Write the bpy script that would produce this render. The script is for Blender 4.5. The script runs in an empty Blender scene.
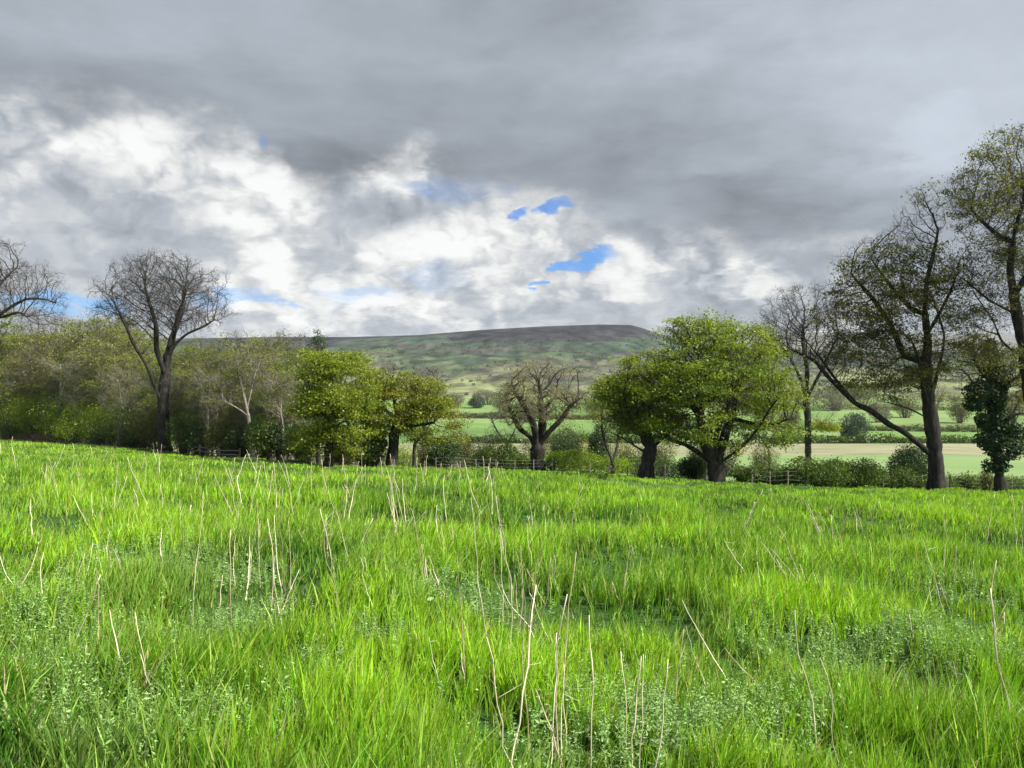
import bpy, math
import numpy as np

SC = bpy.context.scene
COL = SC.collection
F, CX, CY, EYE = 770.0, 512.0, 384.0, 1.6
PA, PB = 0.087, 0.042            # slope of the meadow: downhill ahead and to the right
R = np.random.default_rng(11)

# ------------------------------------------------------------------ noise
def _hash(ix, iy, seed):
    h = (ix.astype(np.int64) * 374761393 + iy.astype(np.int64) * 668265263 + seed * 974634777) & 0x7fffffff
    h = ((h ^ (h >> 13)) * 1274126177) & 0x7fffffff
    h = (h ^ (h >> 16)) & 0xffff
    return h / 65535.0

def vnoise(x, y, seed=0):
    x = np.asarray(x, float); y = np.asarray(y, float)
    ix = np.floor(x); iy = np.floor(y)
    fx = x - ix; fy = y - iy
    fx = fx * fx * (3 - 2 * fx); fy = fy * fy * (3 - 2 * fy)
    a = _hash(ix, iy, seed); b = _hash(ix + 1, iy, seed)
    c = _hash(ix, iy + 1, seed); d = _hash(ix + 1, iy + 1, seed)
    return (a * (1 - fx) + b * fx) * (1 - fy) + (c * (1 - fx) + d * fx) * fy

def fbm(x, y, seed=0, octaves=3):
    s, a, t = 0, 0.5, 0
    for o in range(octaves):
        s = s + a * vnoise(x * 2 ** o + 17.3 * o, y * 2 ** o - 9.1 * o, seed + o); t += a; a *= 0.5
    return s / t

def sstep(a, b, x):
    t = np.clip((x - a) / (b - a), 0, 1)
    return t * t * (3 - 2 * t)

# ------------------------------------------------------------------ terrain
EDGE_PX = np.array([-400, 0, 90, 165, 240, 330, 430, 540, 610, 650, 720, 800, 900, 1024, 1400], float)
EDGE_ROW = np.array([430, 440, 446.5, 452, 459, 466, 467.5, 470.5, 474, 479, 483.5, 487, 489.5, 492, 500], float)
EDGE_U = (EDGE_PX - CX) / F
EDGE_Y = 1232.0 / (EDGE_ROW - CY - F * (PA + PB * EDGE_U))
def edge_y(u):
    return np.interp(u, EDGE_U, EDGE_Y)

_vy = np.array([0, 50, 75, 130, 220, 300, 420, 520, 650, 800, 1100], float)
_vz = np.array([0, -5.6, -8.4, -13.6, -20.7, -26.4, -31.0, -34.9, -34.5, -30.6, -18.4])
_dy = np.arange(0, 1101, 2.0)
_dz = np.interp(_dy, _vy, _vz)
_k = np.ones(31) / 31
_dz = np.convolve(np.pad(_dz, 15, mode='edge'), _k, mode='valid')

RIDGE_PX = np.array([-600, 0, 200, 280, 350, 420, 480, 540, 600, 632, 645, 660, 680, 720, 800, 1700], float)
RIDGE_ROW = np.array([345, 341, 338, 337, 337, 335, 330, 326.5, 324.5, 325, 329, 334.5, 341, 347, 352, 352], float)
_gt = np.array([0, .27, .45, .6, .75, .88, 1.0]); _gv = np.array([0, .15, .30, .47, .70, .88, 1.0])

def ground(X, Y, tuss=True):
    X = np.asarray(X, float); Y = np.asarray(Y, float)
    u = np.clip(X / np.maximum(Y, 4.0), -1.5, 1.5)
    plane = -PA * Y - PB * X
    amp = sstep(1.0, 5.0, np.hypot(X, Y))
    b = (fbm(X / 9.0, Y / 9.0, 5, 2) - .5) * 0.5 * amp
    if tuss:
        b = b + (fbm(X / 1.3, Y / 1.3, 31, 2) - .5) * 0.52 * amp
    val = np.interp(Y, _dy, _dz)
    far = Y > 1100
    if np.any(far):
        px = CX + F * u
        zr = EYE + (CY - np.interp(px, RIDGE_PX, RIDGE_ROW)) / F * 2600
        t = np.clip((Y - 1100) / 1500, 0, 1)
        hz = -18.4 + (zr + 18.4) * np.interp(t, _gt, _gv)
        hz = hz + (fbm(X / 260.0, Y / 260.0, 77, 3) - .5) * 34 * sstep(0, .15, t) * (1 - sstep(.8, 1.0, t))
        hz = hz - np.clip(Y - 2600, 0, 1e9) * 0.05
        val = np.where(far, hz, val)
    e = edge_y(u)
    w = sstep(e, e + 45, Y)
    return np.where(w < 1, plane * (1 - w) + val * w, val) + b * (1 - w)

def gz(x, y):
    return float(ground(np.array([x]), np.array([y]))[0])

def at_px(px, Y):
    x = (px - CX) / F * Y
    return x, Y, gz(x, Y)

def hit(px, row, y0=2.5, y1=1000):
    """ground point seen at a picture position"""
    u = (px - CX) / F
    Y = np.exp(np.linspace(math.log(y0), math.log(y1), 6000))
    z = ground(u * Y, Y, tuss=False)
    r = CY + (EYE - z) / Y * F
    i = np.argmax(r <= row)
    return u * Y[i], float(Y[i]), float(z[i])

# ------------------------------------------------------------------ mesh helpers
class Buf:
    def __init__(s):
        s.v, s.q, s.t, s.c, s.n = [], [], [], [], 0
    def add(s, v, q=None, t=None, c=None):
        v = np.asarray(v, np.float32).reshape(-1, 3)
        if q is not None and len(q): s.q.append(np.asarray(q, np.int32).reshape(-1, 4) + s.n)
        if t is not None and len(t): s.t.append(np.asarray(t, np.int32).reshape(-1, 3) + s.n)
        if c is not None:
            c = np.asarray(c, np.float32)
            if c.ndim == 1: c = np.tile(c, (len(v), 1))
            s.c.append(c)
        s.v.append(v); s.n += len(v)
    def mesh(s, name, mats, smooth=False, midx=None):
        v = np.concatenate(s.v)
        q = np.concatenate(s.q) if s.q else np.zeros((0, 4), np.int32)
        t = np.concatenate(s.t) if s.t else np.zeros((0, 3), np.int32)
        me = bpy.data.meshes.new(name)
        me.vertices.add(len(v)); me.vertices.foreach_set('co', v.ravel())
        nl = len(q) * 4 + len(t) * 3
        me.loops.add(nl)
        me.loops.foreach_set('vertex_index', np.concatenate([q.ravel(), t.ravel()]).astype(np.int32))
        me.polygons.add(len(q) + len(t))
        ls = np.concatenate([np.arange(len(q)) * 4, len(q) * 4 + np.arange(len(t)) * 3]).astype(np.int32)
        me.polygons.foreach_set('loop_start', ls)
        me.polygons.foreach_set('loop_total', np.concatenate([np.full(len(q), 4), np.full(len(t), 3)]).astype(np.int32))
        me.update(calc_edges=True)
        me.polygons.foreach_set('use_smooth', np.full(len(q) + len(t), bool(smooth)))
        if s.c:
            c = np.concatenate(s.c)
            a = me.color_attributes.new('tint', 'FLOAT_COLOR', 'POINT')
            a.data.foreach_set('color', np.concatenate([c, np.ones((len(c), 1), np.float32)], 1).ravel())
        for m in (mats if isinstance(mats, (list, tuple)) else [mats]):
            me.materials.append(m)
        return me

def obj(name, me, parent=None, loc=None):
    o = bpy.data.objects.new(name, me)
    COL.objects.link(o)
    if parent is not None: o.parent = parent
    if loc is not None: o.location = loc
    return o

def tag(o, label=None, cat=None, group=None, kind=None):
    if label: o['label'] = label
    if cat: o['category'] = cat
    if group: o['group'] = group
    if kind: o['kind'] = kind
    return o

def thing(name, loc, label, cat, group=None):
    o = bpy.data.objects.new(name, None); COL.objects.link(o)
    o.location = loc; o.empty_display_size = 0.3
    return tag(o, label, cat, group)

def dup(root, loc, rotz=0.0, scale=(1, 1, 1), label=None, group=None):
    r = root.copy(); COL.objects.link(r)
    r.location = loc; r.rotation_euler = (0, 0, rotz); r.scale = scale
    if label: r['label'] = label
    if group: r['group'] = group
    for ch in list(root.children):
        c = ch.copy(); COL.objects.link(c); c.parent = r
        for g in list(ch.children):
            q = g.copy(); COL.objects.link(q); q.parent = c
    return r

def unit(v):
    return v / np.maximum(np.linalg.norm(v, axis=-1, keepdims=True), 1e-9)

# ------------------------------------------------------------------ materials
def mat(name):
    m = bpy.data.materials.new(name); m.use_nodes = True
    nt = m.node_tree; nt.nodes.clear()
    return m, nt, nt.nodes, nt.links

def leaf_mat(name, trans=0.4, gloss=0.03, rough=.45, gain=(1, 1, 1)):
    m, nt, N, L = mat(name)
    a = N.new('ShaderNodeAttribute'); a.attribute_name = 'tint'
    d = N.new('ShaderNodeBsdfDiffuse'); t = N.new('ShaderNodeBsdfTranslucent'); g = N.new('ShaderNodeBsdfGlossy')
    mul = N.new('ShaderNodeMix'); mul.data_type = 'RGBA'; mul.blend_type = 'MULTIPLY'; mul.inputs[0].default_value = 1
    L.new(a.outputs['Color'], mul.inputs[6]); mul.inputs[7].default_value = (*gain, 1)
    ty = N.new('ShaderNodeMix'); ty.data_type = 'RGBA'; ty.blend_type = 'MULTIPLY'; ty.inputs[0].default_value = 1
    L.new(mul.outputs[2], ty.inputs[6]); ty.inputs[7].default_value = (1.06, 1.14, .5, 1)
    L.new(mul.outputs[2], d.inputs['Color']); L.new(ty.outputs[2], t.inputs['Color'])
    g.inputs['Roughness'].default_value = rough; g.inputs['Color'].default_value = (.9, .95, 1, 1)
    m1 = N.new('ShaderNodeMixShader'); m1.inputs[0].default_value = trans
    L.new(d.outputs[0], m1.inputs[1]); L.new(t.outputs[0], m1.inputs[2])
    m2 = N.new('ShaderNodeMixShader'); m2.inputs[0].default_value = gloss
    L.new(m1.outputs[0], m2.inputs[1]); L.new(g.outputs[0], m2.inputs[2])
    o = N.new('ShaderNodeOutputMaterial'); L.new(m2.outputs[0], o.inputs[0])
    return m

def noise_mat(name, c1, c2, scale=3.0, rough=.9, bump=0.4, bscale=18.0, c3=None, detail=5, stretch=(1, 1, 1)):
    m, nt, N, L = mat(name)
    tc = N.new('ShaderNodeTexCoord'); mp = N.new('ShaderNodeMapping'); mp.inputs['Scale'].default_value = stretch
    L.new(tc.outputs['Object'], mp.inputs[0])
    n = N.new('ShaderNodeTexNoise'); n.inputs['Scale'].default_value = scale; n.inputs['Detail'].default_value = detail
    L.new(mp.outputs[0], n.inputs['Vector'])
    r = N.new('ShaderNodeValToRGB'); r.color_ramp.elements[0].position = .33; r.color_ramp.elements[1].position = .67
    r.color_ramp.elements[0].color = (*c1, 1); r.color_ramp.elements[1].color = (*c2, 1)
    if c3:
        e = r.color_ramp.elements.new(.5); e.color = (*c3, 1)
    L.new(n.outputs[0], r.inputs[0])
    b = N.new('ShaderNodeBsdfPrincipled'); b.inputs['Roughness'].default_value = rough
    b.inputs['Specular IOR Level'].default_value = .2
    L.new(r.outputs[0], b.inputs['Base Color'])
    if bump:
        n2 = N.new('ShaderNodeTexNoise'); n2.inputs['Scale'].default_value = bscale; n2.inputs['Detail'].default_value = 4
        L.new(mp.outputs[0], n2.inputs['Vector'])
        bp = N.new('ShaderNodeBump'); bp.inputs['Strength'].default_value = bump; bp.inputs['Distance'].default_value = .05
        L.new(n2.outputs[0], bp.inputs['Height']); L.new(bp.outputs[0], b.inputs['Normal'])
    o = N.new('ShaderNodeOutputMaterial'); L.new(b.outputs[0], o.inputs[0])
    return m

M_GRASS = leaf_mat('grass_blades', .45, .015, .5)
M_WEED = leaf_mat('weed_leaves', .3, .015, .55)
M_LEAF = leaf_mat('tree_leaves', .52, .02, .5)
M_DARKLEAF = leaf_mat('evergreen_leaves', .15, .02, .55)
M_TWIG = leaf_mat('fine_twigs', 0.0, .02, .6)
M_STALK = leaf_mat('dry_stalks', 0.0, .04, .5)
M_BARK = noise_mat('bark', (.014, .013, .011), (.048, .043, .036), 2.2, .95, .9, 9, c3=(.026, .024, .019), stretch=(3, 3, .7))
M_PALEBARK = noise_mat('pale_bark', (.085, .076, .062), (.21, .19, .16), 2.5, .9, .5, 9, stretch=(2, 2, .8))
M_WOOD = noise_mat('weathered_wood', (.09, .08, .065), (.20, .18, .15), 6, .9, .4, 25)
M_WIRE = noise_mat('fence_wire', (.2, .2, .2), (.35, .35, .34), 10, .5, 0)
M_SOIL = noise_mat('meadow_turf', (.018, .042, .008), (.04, .09, .013), .9, 1, .6, 8, c3=(.026, .06, .010))
M_PAST = noise_mat('pasture_grass', (.12, .20, .06), (.17, .235, .09), .02, 1, 0, 8, c3=(.145, .215, .075), detail=9)
M_STUB = noise_mat('stubble', (.13, .155, .07), (.235, .225, .135), .045, 1, 0, 3, c3=(.185, .185, .10), detail=10)
M_LITTER = noise_mat('leaf_litter', (.03, .025, .015), (.05, .06, .02), .5, 1, .5, 6)

def fields_mat():
    m, nt, N, L = mat('valley_fields')
    tc = N.new('ShaderNodeTexCoord'); mp = N.new('ShaderNodeMapping')
    mp.inputs['Scale'].default_value = (.006, .011, 0); mp.inputs['Rotation'].default_value = (0, 0, .12)
    L.new(tc.outputs['Object'], mp.inputs[0])
    v = N.new('ShaderNodeTexVoronoi'); v.inputs['Randomness'].default_value = .55; v.distance = 'CHEBYCHEV'
    L.new(mp.outputs[0], v.inputs['Vector']); v.inputs['Scale'].default_value = 1
    sp = N.new('ShaderNodeSeparateColor'); L.new(v.outputs['Color'], sp.inputs[0])
    r = N.new('ShaderNodeValToRGB'); r.color_ramp.interpolation = 'CONSTANT'
    els = r.color_ramp.elements
    els[0].position = 0; els[0].color = (.115, .19, .058, 1); els[1].position = .35; els[1].color = (.135, .20, .07, 1)
    for p, c in ((.55, (.09, .155, .05, 1)), (.75, (.15, .21, .08, 1)), (.92, (.13, .15, .07, 1))):
        e = els.new(p); e.color = c
    L.new(sp.outputs[0], r.inputs[0])
    n = N.new('ShaderNodeTexNoise'); n.inputs['Scale'].default_value = .03; n.inputs['Detail'].default_value = 8
    L.new(tc.outputs['Object'], n.inputs['Vector'])
    mr = N.new('ShaderNodeMapRange'); mr.inputs[3].default_value = .7; mr.inputs[4].default_value = 1.3
    L.new(n.outputs[0], mr.inputs[0])
    vm = N.new('ShaderNodeVectorMath'); vm.operation = 'SCALE'
    L.new(r.outputs[0], vm.inputs[0]); L.new(mr.outputs[0], vm.inputs['Scale'])
    b = N.new('ShaderNodeBsdfDiffuse'); L.new(vm.outputs[0], b.inputs[0])
    o = N.new('ShaderNodeOutputMaterial'); L.new(b.outputs[0], o.inputs[0])
    return m
M_FIELDS = fields_mat()

def moor_mat(name='moor', far=False):
    """rough pasture low down, bracken and scrub on the flank, heather on top"""
    m, nt, N, L = mat(name)
    tc = N.new('ShaderNodeTexCoord')
    sx = N.new('ShaderNodeSeparateXYZ'); L.new(tc.outputs['Object'], sx.inputs[0])
    def noise(scale, detail, st=(1, 1, 1)):
        mp = N.new('ShaderNodeMapping'); mp.inputs['Scale'].default_value = st
        L.new(tc.outputs['Object'], mp.inputs[0])
        n = N.new('ShaderNodeTexNoise'); n.inputs['Scale'].default_value = scale
        n.inputs['Detail'].default_value = detail; n.inputs['Roughness'].default_value = .62
        L.new(mp.outputs[0], n.inputs['Vector'])
        return n.outputs[0]
    def math_(op, a, b):
        k = N.new('ShaderNodeMath'); k.operation = op
        for i, q in enumerate((a, b)):
            if isinstance(q, (int, float)): k.inputs[i].default_value = q
            else: L.new(q, k.inputs[i])
        return k.outputs[0]
    big = noise(.0030, 9, (1, .7, 1.5))
    h = math_('ADD', sx.outputs[2], math_('MULTIPLY', math_('SUBTRACT', big, .5), 330))
    hr = N.new('ShaderNodeMapRange'); hr.inputs[1].default_value = -20; hr.inputs[2].default_value = 190
    L.new(h, hr.inputs[0])
    r = N.new('ShaderNodeValToRGB'); els = r.color_ramp.elements
    cs = [(0, (.13, .145, .07)), (.14, (.115, .125, .065)), (.24, (.065, .06, .052)), (.31, (.075, .095, .05)), (.40, (.03, .046, .03)),
          (.50, (.060, .054, .050)), (.57, (.034, .056, .036)), (.68, (.040, .054, .040)), (.76, (.029, .030, .032)), (1, (.023, .024, .027))]
    els[0].position = 0; els[0].color = (*cs[0][1], 1); els[1].position = 1; els[1].color = (*cs[-1][1], 1)
    for p, c in cs[1:-1]:
        e = els.new(p); e.color = (*c, 1)
    L.new(hr.outputs[0], r.inputs[0])
    fine = noise(.022, 10, (1, .55, 1))
    mr = N.new('ShaderNodeMapRange'); mr.inputs[1].default_value = .34; mr.inputs[2].default_value = .66
    mr.inputs[3].default_value = .35; mr.inputs[4].default_value = 1.65
    L.new(fine, mr.inputs[0])
    vm = N.new('ShaderNodeVectorMath'); vm.operation = 'SCALE'
    L.new(r.outputs[0], vm.inputs[0]); L.new(mr.outputs[0], vm.inputs['Scale'])
    b = N.new('ShaderNodeBsdfDiffuse'); L.new(vm.outputs[0], b.inputs[0])
    o = N.new('ShaderNodeOutputMaterial'); L.new(b.outputs[0], o.inputs[0])
    return m
M_MOOR = moor_mat()
M_FARMOOR = noise_mat('haze_paled_moor', (.075, .08, .075), (.125, .13, .105), .006, 1, 0, 3, c3=(.10, .10, .09), detail=10)  # paler than the near moor: distance haze put into the colour

# ------------------------------------------------------------------ ground sheets
def build_ground():
    ys = [-12.0]
    while ys[-1] < 3000:
        y = ys[-1]
        ys.append(y + (0.35 if y < 14 else 0.024 * (y + .6) if y < 60 else 1.5 if y < 130 else 0.016 * y if y < 1100 else 16))
    ys = np.array(ys)
    # exact field boundaries
    for b in (300.0, 420.0, 1100.0, 2600.0):
        ys[np.argmin(abs(ys - b))] = b
    us = np.sinh(np.linspace(-1.35, 1.35, 281)) / np.sinh(1.35) * 1.5
    YY, UU = np.meshgrid(ys, us, indexing='ij')
    XX = UU * (YY + 15)
    wav = 9 * (fbm(XX / 120, XX * 0 + 3.1, 9, 2) - .5)
    YW = np.where((YY > 200) & (YY < 1000), YY + wav, YY)
    ZZ = ground(XX, YW)
    V = np.stack([XX, YW, ZZ], -1).reshape(-1, 3)
    nr, nc = YY.shape
    i = np.arange(nr - 1)[:, None] * nc + np.arange(nc - 1)[None]
    Q = np.stack([i, i + 1, i + nc + 1, i + nc], -1).reshape(-1, 4)
    cy = YY[:-1, :-1].ravel(); cx = (XX[:-1, :-1] + XX[1:, 1:]).ravel() / 2
    cyc = (YY[:-1, :-1] + YY[1:, 1:]).ravel() / 2
    e = edge_y(np.clip(cx / np.maximum(cyc, 4), -1.5, 1.5)) + 1.0
    reg = np.where(cyc < e, 0, np.where(cy < 299, np.where(cx < -.07 * cyc, 5, 1), np.where(cy < 419, 2, np.where(cy < 1099, 3, 4))))
    for k, (nm, m) in enumerate((('meadow_ground', M_SOIL), ('pasture', M_PAST), ('stubble_field', M_STUB), ('valley_fields', M_FIELDS), ('moor_hill', M_MOOR), ('woodland_floor', M_LITTER))):
        q = Q[reg == k]
        used, inv = np.unique(q.ravel(), return_inverse=True)
        b = Buf(); b.add(V[used], inv.reshape(-1, 4))
        tag(obj(nm, b.mesh(nm, m, True)), kind='structure')
    # the moor beyond the nose of the hill
    ys = np.linspace(3300, 4800, 40); us = np.linspace(-1.2, 1.2, 120)
    YY, UU = np.meshgrid(ys, us, indexing='ij'); XX = UU * YY
    px = CX + F * UU
    row = np.interp(px, [0, 640, 700, 800, 900, 1024], [344, 335, 333.5, 332, 333, 334]) + (fbm(UU * 9, UU * 0 + 2, 3, 2) - .5) * 3
    zt = EYE + (CY - row) / F * 4300
    t = np.clip((YY - 3300) / 1000, 0, 1)
    ZZ = -40 + (zt + 40) * (t * t * (3 - 2 * t)) + (fbm(XX / 300, YY / 300, 4, 3) - .5) * 30 * t * (1 - t) * 4
    nr, nc = YY.shape
    i = np.arange(nr - 1)[:, None] * nc + np.arange(nc - 1)[None]
    b = Buf(); b.add(np.stack([XX, YY, ZZ], -1).reshape(-1, 3), np.stack([i, i + 1, i + nc + 1, i + nc], -1).reshape(-1, 4))
    tag(obj('far_hills', b.mesh('far_hills', M_FARMOOR, True)), kind='structure')
build_ground()

# ------------------------------------------------------------------ grass
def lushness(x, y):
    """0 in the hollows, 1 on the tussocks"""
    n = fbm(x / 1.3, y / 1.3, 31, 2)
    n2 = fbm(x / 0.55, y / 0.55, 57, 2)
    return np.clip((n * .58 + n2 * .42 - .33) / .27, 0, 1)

WEED_SPOTS = [(30, 705, .4), (75, 740, .3), (145, 570, 1.0), (205, 580, .9), (190, 640, .35), (150, 752, .4), (715, 740, .55), (780, 725, .4),
              (800, 650, .6), (690, 760, .5), (838, 605, .5), (905, 660, .8), (985, 665, .8), (640, 725, .5), (60, 640, .5), (380, 640, .3), (840, 690, .45),
              (445, 600, .8), (640, 488, 2.5), (245, 620, .5), (20, 620, .6), (560, 745, .3), (960, 600, .7), (330, 700, .25), (215, 770, .45)]
WEED_XY = [(*hit(p, min(r, 767) if r > 500 else r)[:2], rad) for p, r, rad in WEED_SPOTS]
def weediness(x, y):
    w = np.zeros_like(x)
    for wx, wy, rad in WEED_XY:
        d = np.hypot(x - wx, (y - wy)) / rad
        w = np.maximum(w, 1 - sstep(.5, 1.25, d + (vnoise(x * 3, y * 3, 5) - .5) * .7))
    return w

def blades(b, x, y, h, w, seg, col, lean, rng, up=1.0):
    n = len(x)
    z = ground(x, y)
    ang = rng.uniform(0, 2 * math.pi, n)
    d = np.stack([np.cos(ang), np.sin(ang), np.zeros(n)], -1)          # width axis
    la = rng.uniform(0, 2 * math.pi, n)
    ld = np.stack([np.cos(la) + .35, np.sin(la) - .1, np.zeros(n)], -1)
    amt = lean * rng.uniform(.25, 1.25, n)
    base = np.stack([x, y, z - .02], -1)
    vs = []; cs = []
    for k in range(seg + 1):
        t = k / seg
        off = ld * (amt * h * t ** 1.9)[:, None]
        zz = h * (t - .25 * amt * t * t)
        c = base + off; c[:, 2] += zz
        cc = col
        if k < seg:
            hw = (w * .5 * (1 - .75 * t ** 1.6))[:, None] * d
            vs += [c - hw, c + hw]; cs += [cc, cc]
        else:
            vs.append(c); cs.append(cc)
    m = 2 * seg + 1
    V = np.stack(vs, 1).reshape(-1, 3); C = np.stack(cs, 1).reshape(-1, 3)
    o = (np.arange(n) * m)[:, None]
    q = [o + np.array([[2 * k, 2 * k + 1, 2 * k + 3, 2 * k + 2]]) for k in range(seg - 1)]
    t = o + np.array([[2 * seg - 2, 2 * seg - 1, 2 * seg]])
    b.add(V, np.concatenate(q) if q else None, t, C)

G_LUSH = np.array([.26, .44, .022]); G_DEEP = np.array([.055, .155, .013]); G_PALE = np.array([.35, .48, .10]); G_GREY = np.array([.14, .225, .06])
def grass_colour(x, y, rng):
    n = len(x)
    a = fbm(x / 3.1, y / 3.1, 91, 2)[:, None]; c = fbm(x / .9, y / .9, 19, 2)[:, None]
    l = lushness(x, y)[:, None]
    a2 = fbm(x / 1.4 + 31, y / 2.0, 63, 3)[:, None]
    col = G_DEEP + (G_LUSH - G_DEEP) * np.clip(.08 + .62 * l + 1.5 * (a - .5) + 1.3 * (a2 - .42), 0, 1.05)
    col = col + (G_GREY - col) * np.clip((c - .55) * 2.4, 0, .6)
    r = rng.random((n, 1))
    col = np.where(r < .12, G_PALE, col)
    col = np.where(r > .975, np.array([.36, .31, .17]), col)
    return col * np.exp(rng.normal(0, .20, (n, 1))) * np.array([1, 1, 1]) * np.exp(rng.normal(0, .10, (n, 3)))

def build_grass():
    rng = np.random.default_rng(5)
    b = Buf()
    N = 980000
    p = .42; y0, y1 = 2.2, 122.0
    Y = (y0 ** p + rng.random(N) * (y1 ** p - y0 ** p)) ** (1 / p)
    X = rng.uniform(-1, 1, N) * (.73 * Y + 1.6)
    keep = Y < edge_y(X / Y) + 1.5
    X, Y = X[keep], Y[keep]
    # tufts: pull blades toward clump centres
    g = .16 + .004 * Y
    cxn = (np.floor(X / g) + _hash(np.floor(X / g), np.floor(Y / g), 3)) * g
    cyn = (np.floor(Y / g) + _hash(np.floor(X / g), np.floor(Y / g), 8)) * g
    pull = rng.uniform(0, .85, len(X))
    X = X + (cxn - X) * pull; Y = Y + (cyn - Y) * pull
    l = lushness(X, Y); wd = weediness(X, Y)
    keep = (rng.random(len(X)) > wd * .5) & (rng.random(len(X)) < .42 + .58 * l)
    X, Y, l, wd = X[keep], Y[keep], l[keep], wd[keep]
    e = edge_y(X / Y)
    short = 1 - .55 * sstep(.72, .95, Y / e)
    h = (1 - .30 * sstep(14, 45, Y)) * (.075 + .235 * l ** 1.2) * np.exp(rng.normal(0, .25, len(X))) * short * (1 - .35 * wd)
    w = .0104 * np.maximum(1, (Y / 5.5)) ** .72 * rng.uniform(.6, 1.35, len(X))
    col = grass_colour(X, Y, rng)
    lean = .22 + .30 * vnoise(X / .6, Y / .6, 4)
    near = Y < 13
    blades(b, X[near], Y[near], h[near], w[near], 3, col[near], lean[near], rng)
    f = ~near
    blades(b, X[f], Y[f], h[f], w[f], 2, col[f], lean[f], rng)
    # sparse long flowering blades in the near grass
    n = 6000
    Yl = (2.2 ** .6 + rng.random(n) * (26 ** .6 - 2.2 ** .6)) ** (1 / .6); Xl = rng.uniform(-1, 1, n) * (.73 * Yl + 1.6)
    blades(b, Xl, Yl, rng.uniform(.34, .56, n), .006 * np.maximum(1, Yl / 5) ** .8, 3, np.where(rng.random((n, 1)) < .5, np.array([.22, .33, .05]), np.array([.16, .31, .03])), np.full(n, .55), rng)
    o = obj('grass', b.mesh('grass', M_GRASS, False)); tag(o, 'lush bright green tussocky meadow grass', 'grass', kind='stuff')

def leaves_quads(b, c, L, W, col, rng, upbias=.5, axis=None, droop=None):
    n = len(c)
    nrm = unit(rng.normal(0, 1, (n, 3)) + np.array([0, 0, upbias]))
    t = rng.normal(0, 1, (n, 3)) if axis is None else axis
    t = unit(t - nrm * (t * nrm).sum(-1, keepdims=True))
    s = np.cross(nrm, t)
    L = np.broadcast_to(L, (n,))[:, None]; W = np.broadcast_to(W, (n,))[:, None]
    v = np.stack([c - t * L * .5, c + s * W * .5 + t * L * .05, c + t * L * .5, c - s * W * .5 + t * L * .05], 1).reshape(-1, 3)
    b.add(v, np.arange(n * 4).reshape(-1, 4), None, np.repeat(col, 4, 0))

def slivers(b, p0, p1, w, col, rng):
    """thin three-sided spikes from p0 to p1"""
    n = len(p0)
    d = unit(p1 - p0)
    r = unit(np.cross(d, rng.normal(0, 1, (n, 3))))
    s = np.cross(d, r)
    w = np.broadcast_to(w, (n,))[:, None]
    v = np.stack([p0 + r * w, p0 + (-.5 * r + .87 * s) * w, p0 + (-.5 * r - .87 * s) * w, p1], 1).reshape(-1, 3)
    o = (np.arange(n) * 4)[:, None]
    t = np.concatenate([o + np.array([[0, 1, 3]]), o + np.array([[1, 2, 3]]), o + np.array([[2, 0, 3]])])
    b.add(v, None, t, np.repeat(np.broadcast_to(col, (n, 3)), 4, 0))

def build_weeds():
    rng = np.random.default_rng(8)
    b = Buf()
    xs, ys = [], []
    for wx, wy, rad in WEED_XY:
        n = int(210 * rad ** 1.3 * min(1, 9 / wy) ** .4)
        a = rng.uniform(0, 6.283, n); r = rad * np.sqrt(rng.random(n)) * 1.05
        xs.append(wx + np.cos(a) * r); ys.append(wy + np.sin(a) * r)
    n = 500                                            # strays
    yy = (2.4 ** .6 + rng.random(n) * (22 ** .6 - 2.4 ** .6)) ** (1 / .6)
    xs.append(rng.uniform(-1, 1, n) * (.7 * yy + 1)); ys.append(yy)
    x = np.concatenate(xs); y = np.concatenate(ys); n = len(x)
    base = np.stack([x, y, ground(x, y)], -1)
    h = rng.uniform(.15, .34, n)
    ld = rng.normal(0, .22, (n, 3)); ld[:, 2] = 1
    tip = base + unit(ld) * h[:, None]
    slivers(b, base, tip, .003, np.array([.13, .2, .06]), rng)
    tone = np.exp(rng.normal(0, .18, (n, 1)))
    for k in range(34):
        t = .18 + .82 * (k + rng.random(n)) / 34
        c = base + (tip - base) * t[:, None]
        a = k * 2.4 + rng.uniform(0, 1, n)
        out = np.stack([np.cos(a), np.sin(a), np.full(n, .35)], -1)
        L = ((.032 * (1.15 - t)) + .008) * np.exp(rng.normal(0, .3, n))
        c = c + out * (L * .5)[:, None]
        col = np.array([.185, .31, .085]) * tone * np.exp(rng.normal(0, .15, (n, 1)))
        col = np.where(rng.random((n, 1)) < .18, np.array([.25, .35, .14]), col)
        leaves_quads(b, c, L, L * rng.uniform(.22, .45, n), col, rng, 1.2, axis=out)
    tag(obj('feathery_weeds', b.mesh('feathery_weeds', M_WEED)), 'grey green feathery weeds growing in patches through the near grass', 'weeds', kind='stuff')

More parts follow.
